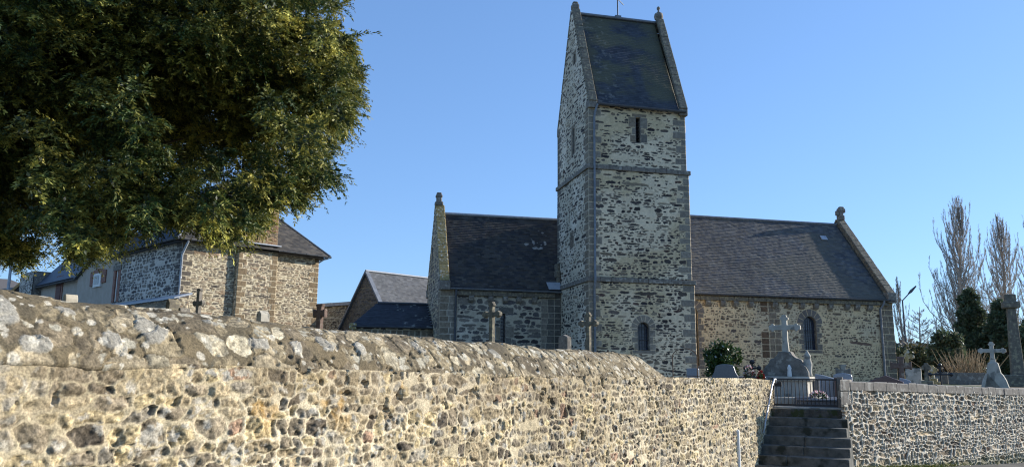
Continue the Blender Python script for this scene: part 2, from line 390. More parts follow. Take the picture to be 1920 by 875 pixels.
def slates(W, H, rx, ry, gauge, width, seed, pal, moss=None, hstep=0.018):
    """lapped slate courses: every row ends in a thick lower edge; each slate its own tone and tilt"""
    nx = int(W / rx) + 1; ny = int(H / ry) + 1
    gx = np.linspace(0, W, nx); gy = np.linspace(0, H, ny); X, Y = np.meshgrid(gx, gy)
    Yw = Y + 0.25 * gauge * (fbm(X, Y, 0.7, 2, seed) - .5)
    row = np.floor(Yw / gauge).astype(int); t = Yw / gauge - row
    xo = X / width + 0.5 * (row % 2) + 0.16 * (_h(row, row * 0 + 5, seed) - .5)
    colu = np.floor(xo).astype(int); tx = xo - colu
    h1 = _h(colu, row, seed + 1); h2_ = _h(colu, row, seed + 2); h3 = _h(colu, row, seed + 3)
    low = (t < 0.10 * h3)                                     # ragged lower edges
    Hh = hstep * (1 - t) * (0.75 + 0.5 * h1) + 0.006 * (h2_ - .5) * (tx - .5) * 2
    Hh = np.where(low, Hh * 0.25, Hh) + 0.03 * (fbm(X, Y, .6, 3, seed + 7) - .5)
    pal = np.asarray(pal) * .74
    C = pal[np.minimum((h2_ * len(pal)).astype(int), len(pal) - 1)] * (0.75 + 0.5 * h1[..., None])
    C = C * (0.75 + 0.5 * fbm(X, Y, 1.3, 4, seed + 9)[..., None])
    if moss is not None: C = moss(X, Y, row, colu, C, seed)
    return X, Y, Hh, np.clip(C, 0.006, .8)

def blocks(g, p0, p1, n, wv, tv, mat, r, gap=0.008, jit=0.012):
    """a run of n dressed stones from p0 to p1; wv, tv are the full cross-section vectors (run is centred on wv, grows along tv)"""
    p0 = np.asarray(p0, float); p1 = np.asarray(p1, float); wv = np.asarray(wv, float); tv = np.asarray(tv, float)
    cuts = np.concatenate([[0], np.sort((np.arange(1, n) + r.uniform(-.22, .22, n - 1)) / n), [1]])
    L = np.linalg.norm(p1 - p0); d = (p1 - p0)
    for a, b in zip(cuts[:-1], cuts[1:]):
        A = p0 + d * (a + gap / 2 / L); B = p0 + d * (b - gap / 2 / L)
        o = r.normal(0, jit); o2 = r.normal(0, jit)
        w0 = -wv / 2 * (1 + o); w1 = wv / 2 * (1 + o2); t1 = tv * (1 + r.normal(0, jit * 2))
        g.hexa([A + w0, B + w0, B + w1, A + w1, A + w0 + t1, B + w0 + t1, B + w1 + t1, A + w1 + t1], mat)

Z3 = np.array([0, 0, 1.0])
def frame(yaw):
    """axes rows x (width), y (depth, away), z for an object turned by yaw degrees clockwise (right end towards the camera)"""
    a = rad(yaw); return np.array([[math.cos(a), -math.sin(a), 0], [math.sin(a), math.cos(a), 0], [0, 0, 1]])

# ------------------------------------------------------------------ ground
def gz(X, Y):
    return 0.86 + 0.32 * float(sstep(16.5, 30, np.array(Y, float)))
def rz(X, Y):
    return -0.0354 * max(min(X, 40), -6) + 0.003 * min(Y, 40) - 0.028 * max(min(X, 40) - 6.4, 0)
B_ = np.array([4.24, 14.0]); DW = np.array([6.44, 10.7]) / np.hypot(6.44, 10.7)
A_ = B_ - DW * 12.49; W0 = A_ - DW * 3.2
SA = np.array([0.454, 0.891]); SS = np.array([0.891, -0.454])       # stair: up, and along a step to the right
G_ = B_ + SA * 2.45
PR = at(1582, 800, 15.05)[:2]                                       # corner where the right wall starts
DR = np.array([math.cos(rad(38)), math.sin(rad(38))])
RE = PR + DR * 26.0

# ================================================================== CHURCH
TH = 0.236445
CO = np.array([3.32197, 33.0, 0.0])
U = np.array([math.cos(TH), math.sin(TH), 0]); V = np.array([-math.sin(TH), math.cos(TH), 0])
FR = np.array([U, V, Z3])
def cp(u, v, z): return CO + U * u + V * v + Z3 * z
def cu(x, y, v):
    p = hit(x, y, CO + V * v, V) - CO; return float(p @ U), float(p[2])
BZ = 1.0
church = empty('church', cp(2.4, 2, BZ), 'stone village church with a tall saddleback tower, slate roofs and arched windows', 'church')
GREY = lin(150, 142, 128) * 0.8; GREYB = lin(140, 128, 110) * 0.8; GREYD = lin(120, 116, 108) * 0.8
st_tower = dict(rh=.098, rw=.21, hj=.32, wj=.55, thr=(.5, .98), skipf=lambda y: .22 + .34 * sstep(3.5, 11, y), p=2.6, warp=(.05, 7), gap=.02,
                soft=.009, hs=.004, hm=.010, sn=.012, mn=.012, tilt=.04, rot=.05, nf=14, cn=.4, hq=.012,
                pal=[(lin(58, 55, 56), 4), (lin(74, 69, 66), 4), (lin(94, 86, 78), 3), (lin(118, 106, 90), 2), (lin(82, 66, 60), 1), (lin(146, 134, 114), 2)],
                mortar=lin(228, 210, 178) * .9, mortar2=lin(212, 192, 154) * .86, m2f=.45)
st_towerL = dict(st_tower, rh=.11, rw=.24, skipf=lambda y: .12, thr=(.5, .92), mortar=lin(220, 208, 186) * .9, mortar2=lin(206, 194, 170) * .86)
st_chancel = dict(st_tower, rh=.16, rw=.29, skipf=lambda y: .05, thr=(.7, .98), p=2.4, mortar=lin(210, 200, 180) * .88, mortar2=lin(196, 186, 164) * .84,
                  pal=[(lin(86, 84, 84), 3), (lin(104, 100, 94), 4), (lin(120, 114, 104), 3), (lin(74, 70, 70), 2)])
st_nave = dict(st_tower, rh=.088, rw=.125, skipf=lambda y: .16, thr=(.42, .9), mortar=lin(226, 200, 158) * .88, mortar2=lin(214, 194, 160) * .86, m2f=.35,
               pal=[(lin(110, 94, 78), 4), (lin(126, 108, 88), 4), (lin(92, 82, 74), 3), (lin(142, 122, 96), 2), (lin(104, 84, 72), 1)])
r1 = np.random.default_rng(21)

def arch_window(name, parent, cx, sill, spring, hw, v, glassmat='glass', depth=.2, bars=True, grid=True, fr=FR, org=None):
    """reveal, leaded pane and bars of a round-headed window set in the plane v=const"""
    g = Geo(); org = CO if org is None else org
    th = np.linspace(0, np.pi, 15)
    o = [(cx - hw, sill), (cx + hw, sill)] + [(cx + hw * math.cos(t), spring + hw * math.sin(t)) for t in th]
    o = np.array(o)
    def w(P, vv): return np.stack([P[:, 0], np.full(len(P), vv), P[:, 1]], 1) @ fr + org
    big = o.copy(); ctr = np.array([cx, spring]); 
    g.quadstrip(w(o, v - .012), w(o, v + depth + .05), 'granite', True)
    outer = o + np.sign(o - ctr) * np.array([.035, .0]) + np.array([0, 1]) * np.where(o[:, 1:2] > spring, .03, 0)[:, 0:1]
    g.quadstrip(w(outer, v - .012), w(o, v - .012), 'granite', True)
    g.quadstrip(w(outer, v + .05), w(outer, v - .012), 'granite', True)
    g.poly(w(o, v + depth)[::-1], glassmat)
    if grid:
        nx = max(2, int(hw * 2 / .12)); 
        for i in range(1, nx):
            x = cx - hw + 2 * hw * i / nx; top = spring + math.sqrt(max(0, hw * hw - (x - cx) ** 2))
            g.prism([(x - .007, sill), (x + .007, sill), (x + .007, top), (x - .007, top)], v + depth - .018, v + depth - .002, 'lead', fr, org)
        z = sill + .14
        while z < spring + hw * .8:
            xw = hw if z < spring else math.sqrt(max(.001, hw * hw - (z - spring) ** 2))
            g.prism([(cx - xw, z), (cx + xw, z), (cx + xw, z + .014), (cx - xw, z + .014)], v + depth - .020, v + depth - .004, 'lead', fr, org); z += .14
    if bars:
        for z in np.arange(sill + .42, spring + .1, .5):
            g.prism([(cx - hw - .03, z), (cx + hw + .03, z), (cx + hw + .03, z + .025), (cx - hw - .03, z + .025)], v + depth * .45, v + depth * .45 + .025, 'iron', fr, org)
    return g.build(name, parent, loc=(org + np.array([cx, v, sill]) @ fr))
def slit_window(name, parent, x0, x1, z0, z1, v, fr, org, depth=.3, mat='dark'):
    g = Geo()
    o = np.array([(x0, z0), (x1, z0), (x1, z1), (x0, z1)])
    def w(P, vv): return np.stack([P[:, 0], np.full(len(P), vv), P[:, 1]], 1) @ fr + org
    big = np.array([(x0 - .03, z0 - .03), (x1 + .03, z0 - .03), (x1 + .03, z1 + .03), (x0 - .03, z1 + .03)])
    g.quadstrip(w(big, v - .012), w(o, v - .012), 'granite', True)
    g.quadstrip(w(big, v + .05), w(big, v - .012), 'granite', True)
    g.quadstrip(w(o, v - .012), w(o, v + depth), 'granite', True)
    g.poly(w(o, v + depth)[::-1], mat)
    n = max(1, int((z1 - z0) / .16))
    for k in range(n):
        z = z0 + (k + .5) * (z1 - z0) / n
        g.prism([(x0, z), (x1, z), (x1, z + .03), (x0, z + .03)], v + depth * .5, v + depth * .7, mat if mat != 'glass' else 'lead', fr, org)
    return g.build(name, parent, loc=(org + np.array([x0, v, z0]) @ fr))
def gutter(name, parent, p0, p1, mat='pipe_dark', r=.07, out=None):
    """half-round gutter with brackets"""
    g = Geo(); p0 = np.asarray(p0, float); p1 = np.asarray(p1, float)
    d = (p1 - p0) / np.linalg.norm(p1 - p0); o = np.cross(d, Z3)
    th = np.linspace(np.pi, 2 * np.pi, 9)
    sec = [(r * math.cos(t), r * math.sin(t)) for t in th]; sec2 = [((r - .008) * math.cos(t), (r - .008) * math.sin(t) + .006) for t in th[::-1]]
    sec = sec + sec2
    A = [p0 + o * a + Z3 * b for a, b in sec]; Bq = [p1 + o * a + Z3 * b for a, b in sec]
    g.quadstrip(A, Bq, mat, True, smooth=False)
    g.poly(A, mat); g.poly(Bq[::-1], mat)
    n = max(2, int(np.linalg.norm(p1 - p0) / .8))
    for k in range(n + 1):
        c = p0 + (p1 - p0) * (k + .3) / (n + .6)
        g.tube([c + o * (r + .012) * math.cos(t) + Z3 * (r + .012) * math.sin(t) for t in np.linspace(np.pi, 2 * np.pi, 7)], .009, mat, 5)
    return g.build(name, parent, loc=p0)
def downpipe(name, parent, pts, r=.045, mat='zinc', n_clip=4):
    g = Geo(); pts = np.asarray(pts, float)
    g.tube(pts, r, mat, 10)
    a, b = pts[-2], pts[-1]
    for k in range(n_clip):
        c = a + (b - a) * (k + .5) / n_clip
        g.tube([c - Z3 * .02, c + Z3 * .02], r * 1.25, mat, 10)
        c2 = a + (b - a) * (k + 1) / (n_clip + .5)
        g.tube([c2 - Z3 * .05, c2 + Z3 * .05], r * 1.12, mat, 10)
    return g.build(name, parent, loc=pts[-1])

# ---- tower
ZL, ZU, ZE, ZR = 5.47, 10.44, 13.32, 18.70
VT = 4.66
def tower_front(u0, u1, z0, z1, v, seed, win=None, slit=None):
    W = u1 - u0; H = z1 - z0
    rects = quoins(0, 1, 0, H, GREY, r1) + quoins(W, -1, 0, H, GREY, r1, wl=.6, ws=.28)
    if win: cx, sill, sp, hw = win; rects += arch_blocks(cx - u0, sill - z0, sp - z0, hw, GREY, r1)
    if slit:
        a, b, c, d = slit
        rects += [(a - u0 - .3, a - u0, c - z0, c - z0 + .35, GREYB), (a - u0 - .2, a - u0, c - z0 + .35, c - z0 + .7, GREY), (a - u0 - .36, a - u0, c - z0 + .7, d - z0, GREYB),
                  (b - u0, b - u0 + .33, c - z0, c - z0 + .42, GREYD), (b - u0, b - u0 + .2, c - z0 + .42, c - z0 + .66, GREYB), (b - u0, b - u0 + .35, c - z0 + .66, d - z0, GREY),
                  (a - u0 - .18, b - u0 + .32, d - z0 + .0, d - z0 + .17, GREYB)]
    st = dict(st_tower); z_ = z0 - 1.0
    st['skipf'] = lambda y: .06 + .34 * sstep(3.8, 11.5, y + z_) - .1 * sstep(6, 8, y + z_) * (1 - sstep(8, 9.5, y + z_))
    X, Y, Hh, C = masonry(W, H, .022, st, seed, rects)
    keep = np.ones(X.shape, bool)
    if win:
        voussoirs(X, Y, Hh, C, cx - u0, sp - z0, hw, .32, GREY, st['mortar'], 7)
        keep &= ~arch_inside(X, Y, cx - u0, sill - z0, sp - z0, hw + .012)
    if slit: keep &= ~((X > a - u0 - .01) & (X < b - u0 + .01) & (Y > c - z0 - .01) & (Y < d - z0 + .01))
    return X, Y, Hh, C, keep, cp(u0, v, z0)
gt = Geo()
WIN_T = (2.44, 2.50, 3.43, .255); SLT = (2.29, 2.51, 11.70, 12.89)
for a in ((-.03, 4.90, 1.0, ZL - .1, 0.0, 31, WIN_T, None), (0.0, 4.81, ZL + .1, ZU - .1, .03, 32, None, None), (.04, 4.73, ZU + .1, ZE, .06, 33, None, SLT)):
    X, Y, Hh, C, keep, O = tower_front(*a)
    sheet(gt, X, Y, Hh, C, O, U, Z3, keep)
# left face of the tower: x runs from rear to front
def tower_left(u, v0, v1, z0, z1, seed, gable=False, slits=()):
    W = v1 - v0; H = (z1 - z0) if not gable else (ZR + .15 - z0)
    rects = quoins(W, -1, 0, z1 - z0, GREYB, r1, wl=.6, ws=.4) + quoins(0, 1, 0, z1 - z0, GREYD, r1)
    for (a, b, c, d) in slits:
        rects += [(W - (b - v0) - .22, W - (b - v0), c - z0, d - z0, GREYB), (W - (a - v0), W - (a - v0) + .22, c - z0, d - z0, GREYB), (W - (b - v0) - .2, W - (a - v0) + .2, d - z0, d - z0 + .2, GREYB)]
    X, Y, Hh, C = masonry(W, H, .026, st_towerL, seed, rects)
    keep = np.ones(X.shape, bool)
    if gable:
        h = (v1 - v0) / 2; k = (ZR + .15 - ZE) / h
        keep &= (Y - (ZE - z0)) < (h - np.abs(X - h)) * k + .02
    for (a, b, c, d) in slits: keep &= ~((X > W - (b - v0) - .01) & (X < W - (a - v0) + .01) & (Y > c - z0 - .01) & (Y < d - z0 + .01))
    sheet(gt, X, Y, Hh, C, cp(u, v1, z0), -V, Z3, keep)
SL_MID = (2.26, 2.48, 7.18, 7.73); SL_UP = (2.08, 2.30, 11.56, 12.82); SL_HI = (1.86, 2.04, 15.92, 16.42)
tower_left(-.03, 0, VT, 1.0, ZL - .1, 41)
tower_left(0, .03, VT, ZL + .1, ZU - .1, 42, slits=(SL_MID,))
tower_left(.04, .06, VT - .03, ZU + .1, ZE, 43, True, (SL_UP, SL_HI))
# backing walls, right and rear faces
def ring(u0, u1, v0, v1, z0, z1, inset=.05):
    for face in ('r', 'b', 'f', 'l'):
        pass
    P = [cp(u0 + inset, v0 + inset, z0), cp(u1 - .0, v0 + inset, z0), cp(u1 - .0, v1, z0), cp(u0 + inset, v1, z0)]
    Q = [p + Z3 * (z1 - z0) for p in P]
    return P, Q
def face_masonry(g, O, ux, W, H, st, seed, rects=(), res=.035, keepf=None):
    X, Y, Hh, C = masonry(W, H, res, st, seed, rects)
    keep = None if keepf is None else keepf(X, Y)
    sheet(g, X, Y, Hh, C, O, ux, Z3, keep)
for (u1, v0, z0, z1, sd) in ((4.90, 0.0, 1.0, ZL - .1, 51), (4.81, .03, ZL + .1, ZU - .1, 52)):
    face_masonry(gt, cp(u1, v0, z0), V, VT - v0, z1 - z0, st_nave if sd == 51 else st_tower, sd, quoins(0, 1, 0, z1 - z0, GREY, r1))
hG = (VT - .03 - .06) / 2
face_masonry(gt, cp(4.73, .06, ZU + .1), V, 2 * hG, ZR + .15 - ZU - .1, st_tower, 53, quoins(0, 1, 0, ZE - ZU - .1, GREY, r1),
             keepf=lambda X, Y: (Y - (ZE - ZU - .1)) < (hG - np.abs(X - hG)) * ((ZR + .15 - ZE) / hG) + .02)
face_masonry(gt, cp(4.80, VT - .01, 5.6), -U, 4.8, ZE - 5.6, st_tower, 54, res=.06)
# solid fill of the string levels (so the stages join without gaps)
for z, a, b, c, d in ((ZL, -.03, 4.9, 0.0, VT), (ZU, 0.0, 4.81, .03, VT)):
    gt.hexa([cp(a + .04, c + .04, z - .16), cp(b - .04, c + .04, z - .16), cp(b - .04, d - .04, z - .16), cp(a + .04, d - .04, z - .16),
             cp(a + .06, c + .06, z + .16), cp(b - .1, c + .06, z + .16), cp(b - .1, d - .06, z + .16), cp(a + .06, d - .06, z + .16)], 'granite')
tower = gt.build('tower', church, loc=cp(2.4, 2.3, 1.0))
g = Geo()
for z, a, b, c, d in ((ZL, -.03, 4.9, 0.0, VT), (ZU, 0.0, 4.81, .03, VT)):
    e = .075
    g = Geo()
    blocks(g, cp(a - e, c + .02, z - .1), cp(b + e, c + .02, z - .1), 9, V * (2 * e + .04), Z3 * .2, 'granite', r1)
    blocks(g, cp(a + .02, d + e, z - .1), cp(a + .02, c + e + .04, z - .1), 8, U * (2 * e + .04), Z3 * .2, 'granite', r1)
    blocks(g, cp(b - .02, c + e + .04, z - .1), cp(b - .02, d + e, z - .1), 8, U * (2 * e + .04), Z3 * .2, 'granite', r1)
    g.build('string_course', tower, loc=cp(2.4, 0, z), bevel=.025)
arch_window('arched_window', tower, *WIN_T, 0.0)
slit_window('belfry_slit', tower, SLT[0], SLT[1], SLT[2], SLT[3], .06, FR, CO, .32)
FRL = np.array([-V, U, Z3])
for s, uu in ((SL_MID, 0.0), (SL_UP, .04), (SL_HI, .04)):
    slit_window('wall_slit', tower, -s[1], -s[0], s[2], s[3], uu, FRL, CO, .28)
# tower roof
def moss_tower(X, Y, row, colu, C, seed):
    n = fbm(X, Y, .55, 4, seed + 77); n2 = fbm(colu * 1.0, row * 1.0, .23, 3, seed + 78)
    w = sstep(.40, .58, n * .55 + n2 * .5 + .06 * (Y - 2.5) / 2.5)
    w = w * (1 - .9 * sstep(.3, 0, np.abs(X - 2.25 - .25 * (n2 - .5)) - .1) * (Y < 2.3 + .8 * n2)) * sstep(.35, .9, Y + .8 * (n2 - .5))
    mc = lin(84, 82, 62) * .85
    C = C * (1 - w[..., None]) + mc * (.65 + .7 * n2[..., None]) * w[..., None]
    w2 = sstep(.66, .7, fbm(X, Y, 6, 3, seed + 80)) * (X < 1.2)
    return C * (1 - .25 * w2[..., None]) + lin(150, 146, 134) * .25 * w2[..., None]
PALS = [lin(62, 65, 72), lin(68, 71, 78), lin(56, 59, 66), lin(74, 76, 80)]
pitch = math.atan2(ZR - ZE, VT / 2 + .12); sl = np.array([0, math.cos(pitch), math.sin(pitch)])
SLW = V * math.cos(pitch) + Z3 * math.sin(pitch); SLH = math.hypot(ZR - ZE, VT / 2 + .12)
g = Geo()
X, Y, Hh, C = slates(3.96, SLH, .04, .022, .115, .22, 61, PALS, moss_tower, .016)
sheet(g, X, Y, Hh, C, cp(.45, -.06, ZE), U, SLW, mat='slate')
SLB = -V * math.cos(pitch) + Z3 * math.sin(pitch)
X, Y, Hh, C = slates(3.96, SLH, .07, .05, .115, .22, 62, PALS)
sheet(g, X, Y, Hh, C, cp(4.41, VT + .1, ZE), -U, SLB, mat='slate')
g.hexa([cp(.2, .3, ZE - .1), cp(4.55, .3, ZE - .1), cp(4.55, VT - .3, ZE - .1), cp(.2, VT - .3, ZE - .1), cp(.2, 2.32, ZR - .6), cp(4.55, 2.32, ZR - .6), cp(4.55, 2.34, ZR - .6), cp(.2, 2.34, ZR - .6)], 'dark')
g.tube([cp(.45, 2.33, ZR + .02), cp(4.4, 2.33, ZR + .02)], .075, 'zinc', 8)
g.box(cp(2.42, 2.33, ZR + .08), (.3, .16, .12), 'zinc', FR)
g.build('roof', tower, loc=cp(2.4, 0, ZE))
g = Geo()
for ua, ub in ((.02, .40), (4.40, 4.78)):
    g = Geo()
    um = (ua + ub) / 2; kn = Z3 * math.cos(pitch) - V * math.sin(pitch); kb = Z3 * math.cos(pitch) + V * math.sin(pitch)
    blocks(g, cp(um, -.02, ZE + .05) , cp(um, VT / 2 - .04, ZR + .12), 9, U * (ub - ua), kn * .16, 'granite_lichen', r1)
    blocks(g, cp(um, VT - .0, ZE + .05), cp(um, VT / 2 + .02, ZR + .12), 9, U * (ub - ua), kb * .16, 'granite_lichen', r1)
    for vv, s in ((-.06, 1), (VT + .03, -1)):
        g.box(cp(um, vv + s * .16, ZE - .02), (ub - ua + .03, .42, .36), 'granite', FR)
    g.build('gable_coping', tower, loc=cp(2.4, 2.3, ZE), bevel=.03)
g = Geo()
g.box(cp(.2, 2.3, ZR + .30), (.36, .36, .30), 'granite', FR); g.box(cp(.2, 2.3, ZR + .5), (.27, .27, .14), 'granite', FR)
g.build('finial', tower, loc=cp(.2, 2.3, ZR + .15), bevel=.07)
g = Geo()
g.lathe([(.10, .1), (.2, .18), (.23, .32), (.2, .46), (.09, .54), (.05, .58), (.05, .68), (.085, .72), (.085, .8), (.03, .86), (0, .87)], cp(4.58, 2.3, ZR + .02), 'granite', 16)
g.build('finial', tower, loc=cp(4.58, 2.3, ZR + .15))
# iron cross on the ridge: upright, slanting arm as seen, scrolls
g = Geo(); o = cp(2.42, 2.33, ZR + .12)
g.tube([o, o + Z3 * 2.3], .03, 'iron', 8)
CA = np.array([math.cos(rad(38)), math.sin(rad(38)), 0]); CA = (U * .7 + V * .714)
g.tube([o + Z3 * .92 - CA * .75, o + Z3 * .92 + CA * .75], .022, 'iron', 6)
for s in (-1, 1):
    for q in (1.22, 1.6):
        t = np.linspace(0, 2.6 * np.pi, 26); rr = .22 * (1 - t / 11)
        g.tube([o + Z3 * (q + .16 - .2 * math.cos(a) * b / .22 + .03) + CA * s * (.36 + b * math.sin(a)) for a, b in zip(t, rr)], .014, 'iron', 5)
    g.tube([o + Z3 * 1.2, o + Z3 * 1.25 + CA * s * .42], .014, 'iron', 5)
g.build('iron_cross', tower, loc=o)
gutter('gutter', tower, cp(.42, -.14, ZE - .0), cp(4.66, -.14, ZE - .02), 'pipe_dark', .085)
downpipe('downpipe', tower, [cp(.42, -.14, ZE - .05), cp(.36, -.12, ZE - .2), cp(.30, -.06, ZE - .5), cp(.28, -.05, ZE - .7), cp(.235, -.09, 5.8), cp(.22, -.16, 5.55), cp(.21, -.16, 5.3), cp(.205, -.075, 5.1), cp(.205, -.075, 1.0)], .05, 'zinc', 6)

# ---- chancel (left arm)
gc = Geo()
UC0, VC, ZC, VRG, ZCR = -5.83, 4.0, 5.30, 6.2, 9.20
W = -UC0 - .03; H = ZC - 1.0
rects = []
z = 0
while z < H - .02:                         # dressed corner blocks at both ends
    h = min(r1.uniform(.26, .36), H - z); k = r1.random()
    rects += [(0, .32 + .3 * k, z, z + h, GREYB), (.32 + .3 * k, .82, z, z + h, GREY)]
    rects += [(W - .98, W - .6 - .2 * k, z, z + h, GREY), (W - .6 - .2 * k, W - .33, z, z + h, GREYD), (W - .33, W, z, z + h, GREYD * .75)]  # last column painted darker for the shaded recess beside the tower
    z += h
wc = (-2.96, -2.74, 2.6, 4.2)
rects += [(wc[0] - UC0 - .26, wc[0] - UC0, 2.0, 2.6, GREYB), (wc[1] - UC0, wc[1] - UC0 + .42, 2.1, 2.62, GREY), (wc[1] - UC0, wc[1] - UC0 + .3, 1.4, 2.1, GREYD), (wc[0] - UC0 - .3, wc[0] - UC0, 1.3, 2.0, GREYD), (wc[0] - UC0 - .1, wc[1] - UC0 + .4, 3.2, 3.5, GREYD)]
X, Y, Hh, C = masonry(W, H, .024, st_chancel, 71, rects)
keep = ~((X > wc[0] - UC0 - .01) & (X < wc[1] - UC0 + .01) & (Y > wc[2] - 1.01) & (Y < wc[3] - .99))
sheet(gc, X, Y, Hh, C, cp(UC0, VC, 1.0), U, Z3, keep)
hC = VRG - VC; kC = (ZCR - ZC) / hC
rq = quoins(2 * hC, -1, 0, ZC - 1, GREYB, r1, wl=.62, ws=.45)
sl_g = (6.75, 7.0, 6.3, 7.6)
X, Y, Hh, C = masonry(2 * hC, ZCR + .5 - 1.0, .028, dict(st_chancel, mortar=lin(200, 184, 150) * .8, rh=.13, rw=.26), 72, rq)
keep = (Y - (ZC - 1.0)) < (hC - np.abs(X - hC)) * kC + .35
xs = VC + 2 * hC - np.array(sl_g[:2])
keep &= ~((X > xs[1] - .01) & (X < xs[0] + .01) & (Y > sl_g[2] - 1.0) & (Y < sl_g[3] - 1.0))
sheet(gc, X, Y, Hh, C, cp(UC0, VC + 2 * hC, 1.0), -V, Z3, keep)
face_masonry(gc, cp(2.4, VC + 2 * hC, 1.0), -U, 2.4 - UC0, H, st_chancel, 73, res=.07)
chancel = gc.build('chancel', church, loc=cp(-2.9, 4, 1.0))
slit_window('narrow_window', chancel, wc[0], wc[1], wc[2], wc[3], VC, FR, CO, .2, 'glass')
slit_window('wall_slit', chancel, -sl_g[1], -sl_g[0], sl_g[2], sl_g[3], UC0, FRL, CO, .25)
pc = math.atan2(ZCR - ZC, hC + .12)
g = Geo(); L = math.hypot(ZCR - ZC, hC + .12)
PALC = [lin(80, 77, 74), lin(72, 70, 70), lin(88, 84, 78), lin(64, 64, 66), lin(78, 73, 67)]
X, Y, Hh, C = slates(8.0, L, .04, .02, .11, .2, 74, PALC, None, .02)
w = sstep(.70, .74, fbm(X, Y, 5, 3, 99)) * ((X - 4.6) ** 2 / .5 + (Y - 2.9) ** 2 / .8 < 1)
C = C * (1 - w[..., None]) + lin(180, 176, 168) * .7 * w[..., None]
sheet(g, X, Y, Hh, C, cp(-5.42, VC - .12, ZC), U, V * math.cos(pc) + Z3 * math.sin(pc), mat='slate_dull', keep=~((X > 5.38) & (VC - .12 + Y * math.cos(pc) < VT)))
X, Y, Hh, C = slates(8.0, L, .09, .06, .11, .2, 75, PALC)
sheet(g, X, Y, Hh, C, cp(2.58, VC + 2 * hC + .12, ZC), -U, -V * math.cos(pc) + Z3 * math.sin(pc), mat='slate_dull')
g.tube([cp(-5.45, VRG, ZCR + .03), cp(2.5, VRG, ZCR + .03)], .075, 'zinc_pale', 8)
g.build('roof', chancel, loc=cp(-2.9, 4, ZC))
g = Geo(); kn = Z3 * math.cos(pc) - V * math.sin(pc); kb = Z3 * math.cos(pc) + V * math.sin(pc)
blocks(g, cp(UC0 + .2, VC - .05, ZC + .32), cp(UC0 + .2, VRG - .02, ZCR + .42), 11, U * .46, kn * .07, 'granite_ochre', r1)
blocks(g, cp(UC0 + .2, VC + 2 * hC + .05, ZC + .32), cp(UC0 + .2, VRG + .02, ZCR + .42), 11, U * .46, kb * .07, 'granite_ochre', r1)
g.prism([(VC - .02, ZC - .1), (VC + .1, ZC + .55), (VRG, ZCR + .42), (VC + 2 * hC, ZC + .3), (VC + 2 * hC, ZC - .1), (VRG, ZCR - .2)], UC0 + .04, UC0 + .40, 'granite_lichen', np.array([V, U, Z3]), CO)
for vv in (VC - .02, VC + 2 * hC - .02):
    g.box(cp(UC0 + .2, vv + .05, ZC + .12), (.5, .5, .42), 'granite', FR)
g.build('gable_coping', chancel, loc=cp(UC0, VRG, ZC), bevel=.03)
g = Geo(); o = cp(UC0 + .16, VRG, ZCR + .42)
g.box(o + Z3 * .08, (.4, .36, .2), 'granite', FR); g.box(o + Z3 * .28, (.26, .26, .28), 'granite', FR); g.box(o + Z3 * .46, (.33, .3, .15), 'granite', FR); g.box(o + Z3 * .58, (.25, .22, .14), 'granite', FR)
g.build('finial', chancel, loc=o, bevel=.05)
gutter('gutter', chancel, cp(UC0 + .45, VC - .2, ZC + .0), cp(-.03, VC - .2, ZC - .02), 'zinc', .075)
g = Geo()
blocks(g, cp(UC0 + .72, VC - .05, ZC - .32), cp(-.35, VC - .05, ZC - .32), 6, V * .16, Z3 * .22, 'granite_lichen', r1)
g.build('cornice', chancel, loc=cp(-2.9, VC, ZC - .3), bevel=.02)
def corbel(parent, u, v, z, w=.24):
    g = Geo()
    g.prism([(0, -.30), (-.05, -.29), (-.13, -.2), (-.17, -.1), (-.17, 0), (0, 0)], -w / 2, w / 2, 'granite', np.array([V, U, Z3]), cp(u, v, z))
    return g.build('corbel', parent, loc=cp(u, v, z), bevel=.015)
for u in (-4.378, -3.462, -2.76, -2.118, -1.352): corbel(chancel, u, VC + .0, ZC - .325)
downpipe('downpipe', chancel, [cp(-5.1, VC - .2, ZC - .06), cp(-5.1, VC - .19, ZC - .25), cp(-5.1, VC - .07, ZC - .55), cp(-5.1, VC - .07, 1.0)], .05, 'pipe_dark', 4)
g = Geo()                                                        # zinc flashing where the roof meets the tower
p0 = cp(-.62, VC - .1, ZC + .08)
sv = V * math.cos(pc) + Z3 * math.sin(pc); sn = Z3 * math.cos(pc) - V * math.sin(pc)
g.hexa([cp(-.66, VC - .1, ZC + .06) + sn * .03, cp(-.05, VC - .1, ZC + .06) + sn * .03, cp(-.05, VC - .1, ZC + .06) + sv * .42 + sn * .03, cp(-.74, VC - .1, ZC + .06) + sv * .42 + sn * .03,
        cp(-.66, VC - .1, ZC + .06) + sn * .05, cp(-.05, VC - .1, ZC + .06) + sn * .06, cp(-.05, VC - .1, ZC + .06) + sv * .42 + sn * .07, cp(-.74, VC - .1, ZC + .06) + sv * .42 + sn * .05], 'zinc_pale')
g.build('flashing', chancel, loc=p0)
g = Geo()                                                        # weathered stone bracket on the tower flank above that roof
for (vv, zz, a, b, c) in ((4.42, 6.5, .16, .46, .4), (4.3, 6.16, .24, .5, .34), (4.26, 5.86, .18, .42, .32), (4.2, 5.62, .10, .3, .2)):
    g.box(cp(-.02 - a / 2, vv, zz), (a, b, c), 'granite_lichen', FR)
g.build('stone_bracket', tower, loc=cp(0, 4.3, 5.6), bevel=.05)

